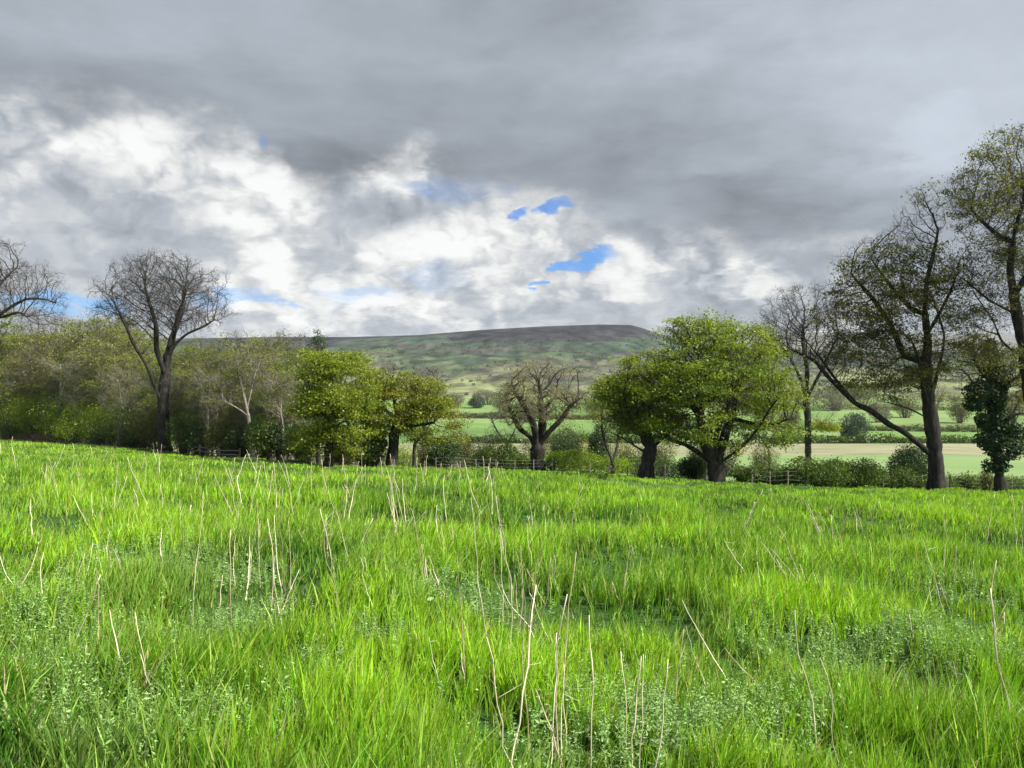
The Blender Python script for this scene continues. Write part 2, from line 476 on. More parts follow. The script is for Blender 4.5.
# ------------------------------------------------------------------ dead stalks
STALKS = """31,505,33,548 75,499,92,526 92,497,98,524 103,517,100,668 108,540,112,588 42,561,40,630 0,557,30,602 37,545,-2,610 36,549,8,596 91,549,76,598
134,498,141,532 131,519,124,534 162,535,169,592 175,487,173,520 203,506,193,620 191,508,191,534 240,500,236,530 231,541,232,616 236,541,237,592 258,509,260,582
222,582,216,620 137,625,148,728 143,663,165,730 97,585,70,652 196,464,181,500 195,470,202,492 47,465,46,482 86,651,87,704 23,658,24,688 268,530,272,614
271,532,284,608 283,500,288,590 297,575,279,610 278,610,289,676 300,533,314,561 326,520,328,566 326,532,346,628 331,502,356,596 356,583,305,613 370,525,347,575
363,565,381,622 366,563,379,608 347,480,342,524 345,487,353,508 386,470,397,528 390,485,394,546 388,500,399,553 405,523,369,550 411,520,394,547 413,520,427,602
430,560,443,598 427,565,441,602 437,510,442,550 442,510,443,555 459,572,467,706 476,515,498,655 490,510,509,608 498,515,512,660 490,655,519,790 462,660,466,702
500,535,514,592 505,592,548,650 501,540,507,660 519,575,527,752 540,555,524,656 555,560,559,598 530,500,534,535 527,530,532,582 544,510,548,556 566,617,562,790
629,552,621,606 632,552,626,590 662,575,669,608 613,585,623,606 647,515,653,530 728,545,762,594 688,610,738,676 730,655,773,702 688,633,708,674 695,664,666,699
683,640,673,728 556,650,550,775 563,680,557,790 590,635,591,790 640,670,629,775 643,670,639,790 763,512,760,538 806,505,826,547 815,520,836,546 820,515,831,540
853,510,859,542 764,548,803,607 780,535,806,612 790,555,814,618 803,570,824,620 759,568,772,619 757,555,762,586 890,545,893,622 888,587,863,625 925,548,947,612
945,550,943,598 956,552,950,598 972,560,1002,564 972,565,964,596 996,570,999,650 997,610,1026,790 1003,555,997,580 974,512,983,532 993,630,1004,700 968,505,962,520
910,620,922,664 885,615,893,648 798,630,824,790 955,670,970,740 876,730,886,752 640,517,642,533 700,505,706,520 940,585,952,610""".split()

LANDMARK = [(60, 'left woodland edge'), (215, 'tall bare ash'), (300, 'pale birch'), (365, 'yellow green oak'), (470, 'broad olive oak'),
            (590, 'forked bare tree'), (665, 'small leaning oak'), (770, 'big spreading oak'), (850, 'black trunked bare tree'), (960, 'tall dark oak'), (2000, 'ivy clad tree')]
ORD = ['leftmost', 'second', 'third', 'fourth', 'fifth', 'sixth', 'seventh', 'eighth', 'ninth', 'tenth', 'eleventh', 'twelfth', 'thirteenth', 'fourteenth', 'fifteenth', 'sixteenth', 'seventeenth', 'eighteenth', 'nineteenth', 'twentieth']

def stalk_mesh(base, tip, r, rng, shreds=True):
    n = 9
    t = np.linspace(0, 1, n)[:, None]
    L = np.linalg.norm(tip - base)
    side = unit(np.cross(tip - base, rng.normal(0, 1, 3)))
    p = base + (tip - base) * t + side * (L * rng.uniform(-.06, .06)) * np.sin(t * math.pi) + side * L * rng.uniform(-.02, .02) * np.sin(t * 2 * math.pi * rng.uniform(.8, 1.8))
    p[1:-1] += rng.normal(0, L * .006, (n - 2, 3))
    T = unit(np.gradient(p, axis=0)); A = unit(np.cross(T, np.array([.3, 1, .1]))); B = np.cross(T, A)
    rr = r * (1 - .5 * t) * (1 + .25 * (rng.random((n, 1)) - .3))
    k = 5
    an = np.arange(k) / k * 2 * math.pi
    V = p[:, None] + rr[:, None] * (np.cos(an)[None, :, None] * A[:, None] + np.sin(an)[None, :, None] * B[:, None])
    i = np.arange(n - 1)[:, None] * k + np.arange(k)[None]; j = np.arange(n - 1)[:, None] * k + (np.arange(k)[None] + 1) % k
    b = Buf()
    c0 = np.array([[.53, .455, .315], [.45, .38, .255], [.60, .53, .385], [.31, .24, .16]])[rng.choice(4, p=[.4, .25, .2, .15])] * rng.uniform(.8, 1.1)
    col = c0 * np.repeat(np.exp(rng.normal(0, .25, (n, 1))), k, 0) * np.exp(rng.normal(0, .12, (n * k, 1)))
    b.add(V.reshape(-1, 3), np.stack([i, j, j + k, i + k], -1).reshape(-1, 4), [[(n - 1) * k, (n - 1) * k + 1, (n - 1) * k + 2], [(n - 1) * k, (n - 1) * k + 2, (n - 1) * k + 3], [(n - 1) * k, (n - 1) * k + 3, (n - 1) * k + 4]], col)
    if shreds:
        m = rng.integers(2, 8)
        q = rng.uniform(.25, .98, m)[:, None]
        s0 = base + (tip - base) * q
        s1 = s0 + unit(rng.normal(0, 1, (m, 3)) + np.array([0, 0, .3])) * rng.uniform(.04, .16, (m, 1)) * L ** .5
        slivers(b, s0, s1, r * .4, c0 * .9, rng)
    return b

def build_stalks():
    rng = np.random.default_rng(21)
    rows = []
    for s in STALKS:
        tx, ty, bx, by = map(float, s.split(','))
        d = hit(min(max(bx, -40), 1060), by)[1]
        bx_, _, bz_ = (bx - CX) / F * d, d, None
        base = np.array([bx_, d, gz(bx_, d)])
        base[2] = min(base[2], EYE - (by - CY) / F * d) - .03
        dt = d + rng.uniform(-.1, .12) * min(d, 8) * .4
        tip = np.array([(tx - CX) / F * dt, dt, EYE - (ty - CY) / F * dt])
        rows.append((bx, by, tx, ty, base, tip, d))
    for q in [q for q in rows if rng.random() < .42][:66]:         # thin companions beside some of them
        bx, by, tx, ty, base, tip, d = q
        b2 = base + np.array([rng.normal(0, .12), rng.normal(0, .1), 0]); b2[2] = gz(b2[0], b2[1]) - .03
        t2 = b2 + (tip - base) * rng.uniform(.55, 1.0) + rng.normal(0, .09, 3)
        bx2 = CX + b2[0] / b2[1] * F; by2 = CY + (EYE - b2[2]) / b2[1] * F
        rows.append((bx2, by2, CX + t2[0] / t2[1] * F, CY + (EYE - t2[2]) / t2[1] * F, b2, t2, float(b2[1])))
    for k in range(95):                                   # the many thin far ones
        bx = rng.choice([rng.uniform(0, 520), rng.uniform(0, 1024)], p=[.62, .38]); e = np.interp(bx, EDGE_PX, EDGE_ROW)
        by = e + 12 + rng.random() ** 1.3 * 62
        d = hit(bx, by)[1]
        x = (bx - CX) / F * d
        base = np.array([x, d, gz(x, d) - .03])
        tip = base + np.array([rng.normal(0, .22), rng.normal(0, .15), 1]) * rng.uniform(.6, 1.15)
        rows.append((bx, by, bx + (tip[0] - base[0]) / d * F, by - (tip[2] - base[2]) / d * F, base, tip, d))
    cls = {}
    for i, (bx, by, tx, ty, base, tip, d) in enumerate(rows):
        z = 'nearest' if by > 645 else 'middle' if by > 556 else 'farther'
        dx, dyy = tx - bx, by - ty
        lean = 'lying almost flat' if abs(dx) > 1.2 * dyy else 'leaning left' if dx < -.14 * dyy else 'leaning right' if dx > .14 * dyy else 'upright'
        L = np.linalg.norm(tip - base)
        size = 'tall' if L > .8 else 'short'
        lm = next(n for px, n in LANDMARK if bx < px)
        cls.setdefault((size, lean, z, lm), []).append((bx, i))
    labels = {}
    for (size, lean, z, lm), it in cls.items():
        it.sort()
        for k, (_, i) in enumerate(it):
            s = f'{size} dry stalk {lean}, {z} grass below {lm}'
            if len(it) > 1: s += f', {ORD[min(k, 19)]}' + (' from left' if k else '')
            labels[i] = s
    for i, (bx, by, tx, ty, base, tip, d) in enumerate(rows):
        r = (.0044 * max(1, d / 6) ** .3 if d < 9 else .0050 * (d / 9) ** .6) * rng.uniform(.6, 1.25)
        b = stalk_mesh(np.zeros(3), (tip - base) * 1.12, r, rng)
        o = obj('dead_stalk', b.mesh('dead_stalk', M_STALK, True), loc=base)
        tag(o, labels[i], 'stalk', 'dry dead stalks standing in the meadow grass')

# ------------------------------------------------------------------ trees
def colonize(P, par, attr, D, di, dk, rng, jitter=.18, up=.08, outw=.3, hub=(0, 0, 0), maxn=14000, its=400):
    P = [np.array(p, float) for p in P]; par = list(par)
    n0 = len(P)
    A = np.zeros((maxn + 4000, 3)); A[:n0] = np.array(P); n = n0
    par = par + [0] * (maxn + 4000 - n0)
    kids = np.zeros(maxn + 4000, int)
    for i in range(1, n0): kids[par[i]] += 1
    dist = np.full(len(attr), 1e9); near = np.zeros(len(attr), int)
    for s in range(0, n0, 200):
        dd = np.linalg.norm(attr[:, None] - A[None, s:min(s + 200, n0)], axis=-1)
        k = dd.argmin(1); v = dd[np.arange(len(attr)), k]
        m = v < dist; dist[m] = v[m]; near[m] = k[m] + s
    alive = dist > dk
    for _ in range(its):
        m = alive & (dist < di)
        if not m.any():
            if alive.any() and n < maxn: di *= 1.3
            else: break
            if di > 60: break
            continue
        idx = near[m]
        v = unit(attr[m] - A[idx])
        uq, inv = np.unique(idx, return_inverse=True)
        acc = np.stack([np.bincount(inv, v[:, k], len(uq)) for k in range(3)], -1)
        acc = unit(unit(acc) + rng.normal(0, jitter, acc.shape) + np.array([0, 0, up]) + outw * unit(A[uq] - np.array(hub)))
        ok = kids[uq] < 3
        uq, acc = uq[ok], acc[ok]
        if len(uq) == 0: break
        k = len(uq)
        if n + k > maxn: break
        A[n:n + k] = A[uq] + D * acc
        for j, q in enumerate(uq): par[n + j] = int(q)
        np.add.at(kids, uq, 1)
        al = np.where(alive)[0]
        dd = np.linalg.norm(attr[al][:, None] - A[None, n:n + k], axis=-1)
        kk = dd.argmin(1); vv = dd[np.arange(len(al)), kk]
        mm = vv < dist[al]
        dist[al[mm]] = vv[mm]; near[al[mm]] = kk[mm] + n
        alive &= dist > dk
        n += k
    return A[:n].copy(), np.array(par[:n]), n0

def seeds_from(lines, D):
    """polylines (local metres) joined to the nearest earlier node"""
    P, par = [], []
    for li, ln in enumerate(lines):
        ln = np.array(ln, float)
        seg = np.linalg.norm(np.diff(ln, axis=0), axis=1); L = np.concatenate([[0], np.cumsum(seg)])
        k = max(2, int(L[-1] / D) + 1); s = np.linspace(0, L[-1], k)
        # smooth-ish resample
        pts = np.stack([np.interp(s, L, ln[:, c]) for c in range(3)], -1)
        if len(pts) > 4:
            q = pts.copy()
            for _ in range(2): q[1:-1] = (q[:-2] + 2 * q[1:-1] + q[2:]) / 4
            pts = q
        if li == 0:
            for i, p in enumerate(pts): P.append(p); par.append(max(0, i - 1))
        else:
            a = np.array(P); j = int(np.linalg.norm(a - pts[0], axis=1).argmin())
            prev = j
            for p in pts[1:]:
                P.append(p); par.append(prev); prev = len(P) - 1
    return P, par

def radii(par, n, tip, base_r):
    kids = np.bincount(par[1:], minlength=n)
    e = 1.85
    acc = np.zeros(n)
    acc[kids == 0] = 1.0
    for i in range(n - 1, 0, -1):
        acc[par[i]] += acc[i] + .02
    acc = (acc / acc[0]) ** (1 / e) * base_r
    return acc, kids

def wood_mesh(P, par, r, b, rng, flare=1.5, rmin=0.0):
    n = len(P)
    ch = [[] for _ in range(n)]
    for i in range(1, n): ch[par[i]].append(i)
    stack = [(0, None)]
    while stack:
        i, p = stack.pop()
        chain = [i] if p is None else [p, i]
        while ch[chain[-1]]:
            c = sorted(ch[chain[-1]], key=lambda k: -r[k])
            last = chain[-1]
            chain.append(c[0])
            for k in c[1:]: stack.append((k, last))
        pts = P[chain]; rr = r[chain].copy()
        if p is not None: rr[0] = min(rr[0], rr[1] * 1.15)
        m = len(chain)
        if m < 2: continue
        T = unit(np.gradient(pts, axis=0))
        mt = unit(T.mean(0)); ref = np.eye(3)[np.argmin(abs(mt))]
        A = unit(ref - T * (T @ ref)[:, None]); B = np.cross(T, A)
        k = 14 if rr[0] > .22 else 8 if rr[0] > .1 else 5 if rr[0] > .04 else 3
        an = np.arange(k) / k * 2 * math.pi
        rad = np.repeat(rr[:, None], k, 1)
        if k >= 8:
            ph = rng.uniform(0, 6.28, 4)
            rid = sum(np.sin(an[None] * f + ph[q] + .25 * np.arange(m)[:, None] * (q - 1.5) * .3) * a for q, (f, a) in enumerate(((2, .05), (3, .05), (5, .05), (7, .03))))
            rad = rad * (1 + rid)
            rad = rad * (1 + .07 * rng.normal(0, 1, (m, 1)))
            if p is None:
                hgt = np.maximum(pts[:, 2], 0)
                fl = np.exp(-hgt / (rr[0] * 1.6))[:, None]
                rad = rad * (1 + fl * (flare - 1) * (.75 + .5 * np.maximum(0, np.sin(an[None] * 5 + ph[0]))))
        V = pts[:, None] + rad[:, :, None] * (np.cos(an)[None, :, None] * A[:, None] + np.sin(an)[None, :, None] * B[:, None])
        if p is None: V[0, :, 2] -= .35
        i0 = np.arange(m - 1)[:, None] * k + np.arange(k)[None]; j0 = np.arange(m - 1)[:, None] * k + (np.arange(k)[None] + 1) % k
        b.add(V.reshape(-1, 3), np.stack([i0, j0, j0 + k, i0 + k], -1).reshape(-1, 4))

def crown_points(ells, n, rng):
    """attractors: ellipsoids (cx, cz, rx, rz, ry[, weight]) local metres"""
    wts = np.array([(e[2] * e[3] * e[4]) ** .85 for e in ells]); wts /= wts.sum()
    out = []
    for e, w in zip(ells, wts):
        k = int(n * w) + 1
        d = unit(rng.normal(0, 1, (k, 3))) * (rng.random((k, 1)) ** .38) * np.exp(rng.normal(0, .09, (k, 1)))
        cy = e[5] if len(e) > 5 else 0
        out.append(d * np.array([e[2], e[4], e[3]]) + np.array([e[0], cy, e[1]]))
    return np.concatenate(out)

def make_tree(name, base_px, depth, limbs, ells, label, cat='tree', group=None, base_r=.4, tip_r=.012, natt=1500, D=.45, di=3.0, dk=.6,
              twigs=3, twig_len=.7, twig_w=.010, twig_col=(.05, .042, .033), leaves=0, leaf_L=.13, leaf_cols=((.1, .13, .02),), leaf_spread=.32, leaf_r=2.2,
              bark=None, seed=1, leafm=None, up=.06, jitter=.2, flare=1.5, sink=0, depth_r=.9, leaf_zone=None, clump=.0, crown_name='crown', root=True, upbias=.8, clus=95, outw=.35, gap=.42, keep=.72):
    rng = np.random.default_rng(seed)
    X0, Y0, Z0 = at_px(base_px, depth)
    Z0 -= sink
    s = depth / F
    def loc(p):
        dy = p[2] if len(p) > 2 else 0.0
        return ((p[0] - CX) * s - X0, dy, EYE - (p[1] - CY) * s - Z0)
    lines = []
    for li, ln in enumerate(limbs):
        q = [list(loc(p)) for p in ln]
        if li and len(q) > 2:                      # limbs stop short of the crown edge and fine growth takes over
            q[-1] = [q[-2][c] + (q[-1][c] - q[-2][c]) * keep * .6 for c in range(3)]
        if li == 0: q[0] = [q[0][0], 0, 0.0]
        elif all(len(p) < 3 for p in ln):          # give each limb its own depth
            k = rng.uniform(-.55, .55)
            x0 = q[0]
            for i, p in enumerate(q):
                p[1] += k * math.hypot(p[0] - x0[0], p[2] - x0[2])
        lines.append(q)
    natt = int(natt * GROW); dk *= .62; D *= .82
    E = []
    for e in ells:
        c = loc((e[0], e[1]))
        E.append((c[0], c[2], e[2] * s, e[3] * s, max(e[2], e[3]) * s * depth_r, (e[4] if len(e) > 4 else 0.0)))
    att = crown_points(E, natt, rng)
    att = att[att[:, 2] > .8]
    g = (fbm(att[:, 0] / 1.9 + 40, att[:, 2] / 1.5 + seed, 3, 2) + fbm(att[:, 1] / 1.9 + 9, att[:, 2] / 1.5 + seed * 3, 5, 2)) / 2
    att = att[g > gap]
    P, par = seeds_from(lines, D)
    top = att[:, 2].max()
    P, par, n0 = colonize(P, par, att, D, di, dk, rng, jitter, up, outw, (0, 0, top * .3))
    r, kids = radii(par, len(P), tip_r, base_r)
    r = np.maximum(r, tip_r)
    wb = Buf(); wood_mesh(P, par, r, wb, rng, flare)
    t = thing(name, (X0, Y0, Z0), label, cat, group)
    obj('trunk', wb.mesh('trunk', bark or M_BARK, True), t)
    small = np.where((r < tip_r * leaf_r) & (np.arange(len(P)) > len(lines[0])) & (P[:, 2] > .5))[0]
    d = unit(P[small] - P[par[small]])
    cb = Buf()
    tc = np.array(twig_col)
    if twigs:
        rep = np.repeat(np.arange(len(small)), twigs)
        k = len(rep)
        p0 = P[small][rep] - d[rep] * rng.uniform(0, D, (k, 1))
        dd = unit(d[rep] * .9 + rng.normal(0, .75, (k, 3)) + np.array([0, 0, .25]))
        L = twig_len * rng.uniform(.35, 1.2, (k, 1))
        mid = p0 + dd * L * .5
        p1 = mid + unit(dd + rng.normal(0, .35, (k, 3)) + np.array([0, 0, .15])) * L * .6
        cc = tc * np.exp(rng.normal(0, .25, (k, 1)))
        slivers(cb, p0, mid + dd * L * .08, twig_w, cc, rng); slivers(cb, mid, p1, twig_w * .75, cc * 1.1, rng)
        q0 = mid; q1 = mid + unit(dd + rng.normal(0, .7, (k, 3))) * L * .45
        slivers(cb, q0, q1, twig_w * .65, cc * 1.15, rng)
    cro = obj(crown_name, cb.mesh(crown_name, M_TWIG), t) if twigs else None
    if leaves:
        lb = Buf()
        src = small
        if leaf_zone is not None:
            src = small[leaf_zone(P[small], rng)]
        nc = max(12, int(leaves / clus))
        cc0 = P[rng.choice(src, nc)] + rng.normal(0, .12, (nc, 3))
        if clump:
            w = fbm((cc0[:, 0] + cc0[:, 1] * .7) / 1.3, (cc0[:, 2] + cc0[:, 1] * .4) / .9, seed, 2)
            cc0 = cc0[w > np.quantile(w, clump)]
        rad = leaf_spread * np.exp(rng.normal(0, .3, len(cc0)))
        pick = rng.integers(0, len(cc0), leaves)
        cen = cc0[pick]; k = leaves
        c = cen + rng.normal(0, 1, (k, 3)) * rad[pick][:, None] * np.array([1.25, 1.25, .5])
        pal = np.array(leaf_cols)
        # colour drifts from clump to clump
        ci = np.clip((fbm((cen[:, 0] + cen[:, 1]) / 1.6, cen[:, 2] / 1.6, seed + 7, 2) - .28) / .44, 0, .999) * (len(pal) - 1) + rng.normal(0, .35, k)
        ci = np.clip(ci, 0, len(pal) - 1.001); i0 = ci.astype(int); f = (ci - i0)[:, None]
        col = (pal[i0] * (1 - f) + pal[np.minimum(i0 + 1, len(pal) - 1)] * f) * np.exp(rng.normal(0, .22, (k, 1)))
        LL = leaf_L * np.exp(rng.normal(0, .25, k))
        leaves_quads(lb, c, LL, LL * .62, col, rng, upbias)
        obj('leaves' if twigs else crown_name, lb.mesh('leaves', leafm or M_LEAF), cro or t)
    return t

OAK = ((.115, .17, .012), (.16, .215, .014), (.22, .26, .018), (.18, .23, .02))
OAK_YEL = ((.125, .17, .014), (.18, .22, .016), (.24, .255, .022))
OAK_OLV = ((.135, .17, .016), (.185, .22, .018), (.23, .25, .02), (.19, .185, .02))
OLIVE = ((.12, .135, .024), (.165, .18, .03), (.205, .21, .036))
GRN = ((.03, .065, .012), (.05, .10, .016), (.075, .13, .02))

GROW = 2.6
def dpx(px, row):
    return min(hit(px, row, 20)[1], float(edge_y((px - CX) / F)) + .8)

def build_trees():
    # 1 tall bare ash on the left
    d = dpx(165, 452)
    make_tree('bare_tree', 165, d, [
        [(165, 452, 0), (164, 425, 0), (163, 398, 0), (164, 380, .2), (166, 360, .3)],
        [(162, 404), (158, 385), (155, 365), (147, 346), (144, 330), (137, 305), (127, 290)],
        [(165, 375), (160, 350), (163, 325), (158, 300), (155, 282)],
        [(166, 360), (169, 335), (175, 310), (174, 285), (180, 268)],
        [(167, 358), (173, 345), (186, 333), (203, 326), (222, 312)],
        [(173, 345), (182, 318), (194, 300), (200, 285)],
        [(160, 395), (152, 381), (143, 376), (136, 376)],
        [(166, 402), (172, 398), (178, 402)],
    ], [(160, 297, 58, 40), (195, 308, 36, 24), (165, 280, 38, 26), (128, 300, 30, 26), (160, 385, 22, 12)],
        'tall bare ash with a fan of dark twigs standing at the wood edge', base_r=.52, tip_r=.013, natt=1700, D=.5, di=4, dk=.75,
        twigs=4, twig_len=1.1, twig_w=.013, twig_col=(.042, .038, .033), seed=3, outw=.5, gap=.38)
    # 2 bare tree reaching in from the left edge
    make_tree('bare_tree', -42, 96, [
        [(-42, 440, 0), (-38, 390, 0), (-32, 345, 0), (-25, 320, 0)],
        [(-30, 335), (-12, 318), (2, 305), (14, 296), (34, 297), (48, 305)],
        [(-25, 322), (-15, 290), (-2, 270), (10, 255)],
        [(-28, 325), (-35, 290), (-45, 265)], [(-12, 318), (5, 318), (25, 312), (44, 325)]],
        [(-5, 272, 34, 34), (28, 290, 34, 24), (-45, 285, 50, 50), (42, 312, 24, 22)],
        'bare tree arching in from outside the left edge against a blue gap', base_r=.62, tip_r=.016, natt=1700, D=.6, di=5, dk=.9,
        twigs=4, twig_len=1.2, twig_w=.014, seed=5)
    # 3 forked bare tree in the middle
    d = dpx(538, 470)
    make_tree('forked_tree', 538, d, [
        [(538, 471, 0), (537, 458, 0), (538, 446, 0)],
        [(538, 447), (549, 431), (562, 418), (569, 405), (576, 400), (588, 394)],
        [(538, 446), (543, 430), (543, 417), (548, 406), (556, 398), (562, 390)],
        [(543, 418), (540, 402), (541, 390), (536, 378)],
        [(536, 450), (532, 438), (520, 430), (512, 415), (506, 402), (503, 391)],
        [(535, 455), (527, 447), (523, 438)],
        [(537, 448), (534, 425), (524, 405), (513, 390), (510, 378)]],
        [(543, 395, 40, 33), (520, 402, 24, 32), (568, 392, 24, 24), (538, 380, 26, 18), (525, 425, 16, 14)],
        'dark forked bare tree with a haze of yellowish budding twigs', base_r=.60, tip_r=.010, natt=760, D=.35, di=3, dk=.5,
        twigs=6, twig_len=.95, twig_w=.007, twig_col=(.20, .18, .085), leaves=6200, leaf_L=.09, leaf_cols=((.14, .13, .05), (.2, .19, .07)), leaf_spread=.3, seed=8, flare=1.35)
    # 4 the big oak
    d = dpx(717, 483)
    make_tree('oak_tree', 717, d, [
        [(717, 483, 0), (716, 472, 0), (716, 462, 0)],
        [(714, 466), (703, 445), (698, 425), (694, 410), (688, 400), (676, 395)],
        [(696, 415), (703, 404), (712, 396), (716, 388)],
        [(717, 462), (724, 440), (731, 420), (736, 400), (742, 380), (748, 365)],
        [(718, 464), (732, 452), (745, 436), (753, 420), (760, 402), (775, 388)],
        [(750, 425), (760, 423), (772, 425), (786, 416), (794, 420)],
        [(713, 464), (700, 453), (690, 446), (676, 442), (662, 436)],
        [(694, 412), (694, 385), (695, 365), (690, 345)], [(716, 464), (712, 440), (716, 418), (724, 400), (722, 372), (716, 345)],
        [(720, 465), (738, 458), (752, 452)]],
        [(708, 352, 46, 34), (668, 390, 44, 40), (748, 372, 46, 42), (712, 385, 58, 40), (776, 400, 26, 28), (655, 395, 26, 34), (742, 345, 34, 22), (690, 335, 32, 18), (768, 436, 30, 16), (695, 428, 50, 17), (652, 420, 32, 20), (725, 440, 30, 12)],
        'big spreading oak with a many stemmed trunk and fresh yellow green leaves', base_r=.56, tip_r=.012, natt=3300, D=.34, di=2.6, dk=.5,
        twigs=1, twig_len=.5, twig_w=.008, leaves=70000, leaf_L=.13, leaf_cols=OAK, leaf_spread=.33, clump=.2, seed=11, flare=1.2, jitter=.26)
    # 5 smaller oak beside it
    d = dpx(646, 480)
    make_tree('oak_tree', 646, d, [
        [(646, 480, 0), (647, 466, 0), (649, 455, 0), (651, 447, 0)],
        [(650, 450), (661, 441), (672, 434), (684, 424)], [(649, 455), (640, 449), (633, 445)],
        [(651, 448), (645, 432), (643, 415), (648, 398)], [(645, 430), (632, 415), (624, 402)]],
        [(636, 400, 30, 34), (650, 375, 26, 24), (625, 420, 24, 22), (665, 415, 20, 20), (612, 395, 16, 22)],
        'small leaning oak with an olive crown just left of the big oak', base_r=.42, tip_r=.012, natt=1500, D=.32, di=2.6, dk=.48,
        twigs=2, twig_len=.55, twig_w=.008, leaves=32000, leaf_L=.125, leaf_cols=OAK_OLV[1:3] + OAK[1:3], leaf_spread=.27, clump=.2, seed=14, flare=1.4, jitter=.25)
    # 6 slim twin stemmed tree
    make_tree('slim_tree', 613, 66, [
        [(613, 476, 0), (613, 464, 0), (612, 458, 0)], [(612, 460), (606, 446), (603, 432), (600, 420)], [(613, 460), (618, 446), (621, 430), (624, 418)]],
        [(612, 418, 22, 16), (622, 408, 16, 16), (600, 412, 14, 14)],
        'slim twin stemmed tree with thin yellow green leaves behind the hedge', base_r=.16, tip_r=.01, natt=420, D=.32, di=3, dk=.5,
        twigs=3, twig_len=.6, twig_w=.008, twig_col=(.09, .08, .04), leaves=3600, leaf_L=.11, leaf_cols=OAK_YEL, seed=15)
    # 7 tree beyond the hedge with a dark trunk
    make_tree('bare_tree', 808, 88, [
        [(808, 470, 0), (808, 445, 0), (808, 420, 0), (806, 400, 0)], [(807, 408), (815, 400), (826, 397), (836, 400)],
        [(806, 402), (798, 380), (786, 362), (774, 348)], [(806, 400), (808, 370), (804, 340), (806, 315)], [(806, 400), (820, 370), (830, 345), (838, 325)],
        [(808, 425), (800, 418), (786, 421)], [(808, 430), (818, 425), (826, 432)]],
        [(795, 330, 40, 40), (822, 335, 34, 42), (800, 300, 30, 16), (770, 340, 22, 28), (822, 420, 16, 12)],
        'bare crowned tree with a straight black trunk in the pasture behind the hedge', base_r=.36, tip_r=.013, natt=1500, D=.45, di=4, dk=.7,
        twigs=4, twig_len=.9, twig_w=.012, twig_col=(.06, .05, .04), leaves=2200, leaf_L=.17, leaf_cols=OAK_YEL, leaf_spread=.35,
        leaf_zone=lambda p, r: p[:, 2] < 6.5, seed=17)
    # 8 tall dark oak, right
    d = dpx(937, 490)
    make_tree('tall_oak', 937, d, [
        [(937, 491, 0), (936, 465, 0), (934, 440, 0), (931, 418, 0), (929, 404, 0)],
        [(934, 457), (916, 442), (902, 431), (886, 424), (868, 410), (850, 403), (834, 387), (822, 376), (810, 361), (792, 353), (770, 344)],
        [(858, 406), (842, 380), (830, 355), (816, 336)],
        [(931, 420), (908, 409), (882, 402), (862, 400)],
        [(929, 408), (916, 385), (905, 360), (893, 342), (868, 330)],
        [(929, 404), (921, 370), (921, 342), (914, 312), (913, 285), (918, 250), (920, 218)],
        [(930, 406), (940, 378), (950, 352), (955, 335), (950, 305), (942, 280)],
        [(931, 408), (947, 393), (960, 400), (974, 416)],
        [(905, 360), (892, 325), (872, 295), (858, 280), (846, 262)],
        [(921, 345), (935, 315), (945, 290), (950, 260)], [(914, 312), (898, 285), (888, 262), (880, 240)]],
        [(918, 226, 24, 40), (882, 270, 42, 36), (925, 290, 40, 50), (862, 310, 42, 36), (805, 335, 38, 26), (850, 345, 36, 26), (900, 340, 40, 30), (950, 330, 26, 50), (900, 375, 40, 18)],
        'tall dark oak with a long low limb reaching left over the hedge', base_r=.5, tip_r=.012, natt=4300, D=.42, di=3.5, dk=.62,
        twigs=3, twig_len=.75, twig_w=.0085, twig_col=(.045, .04, .028), leaves=40000, leaf_L=.13, leaf_cols=((.10, .105, .014), (.14, .15, .017), (.165, .14, .02)),
        leaf_spread=.30, clus=30, clump=.3, seed=19, flare=1.45, jitter=.26,
        leaf_zone=lambda p, r: r.random(len(p)) < np.where(p[:, 0] < -7.5, .15, np.where(p[:, 2] > 17.5, .35, 1)))
    # 9 tall oak leaning in at the right edge
    make_tree('tall_oak', 1042, 52, [
        [(1042, 497, 0), (1038, 450, 0), (1030, 400, 0), (1024, 350, 0), (1016, 310, 0), (1010, 270, 0)],
        [(1026, 360), (1005, 342), (1000, 320), (988, 298), (978, 276)],
        [(1018, 315), (992, 300), (970, 278), (955, 268)],
        [(1010, 272), (1004, 235), (1006, 205), (998, 175)],
        [(1014, 295), (1030, 255), (1038, 215), (1034, 180)], [(1026, 360), (1050, 320), (1065, 280)], [(1004, 240), (985, 215), (975, 190)],
        [(1000, 335), (975, 330), (958, 318)]],
        [(990, 200, 38, 46), (1012, 160, 36, 32), (1050, 215, 50, 75), (985, 270, 34, 36), (1015, 290, 40, 40), (965, 195, 20, 26), (968, 315, 22, 22), (1000, 360, 26, 20)],
        'tall oak leaning in at the right edge with small bronze green leaves', base_r=.36, tip_r=.012, natt=4000, D=.42, di=3.5, dk=.62,
        twigs=3, twig_len=.65, twig_w=.0085, twig_col=(.045, .04, .028), leaves=36000, leaf_L=.12, leaf_cols=((.075, .085, .014), (.105, .115, .015), (.14, .14, .018), (.13, .105, .02)),
        leaf_spread=.30, clus=30, clump=.25, seed=23, jitter=.26)
    # 10 ivy clad tree
    d = 57.0
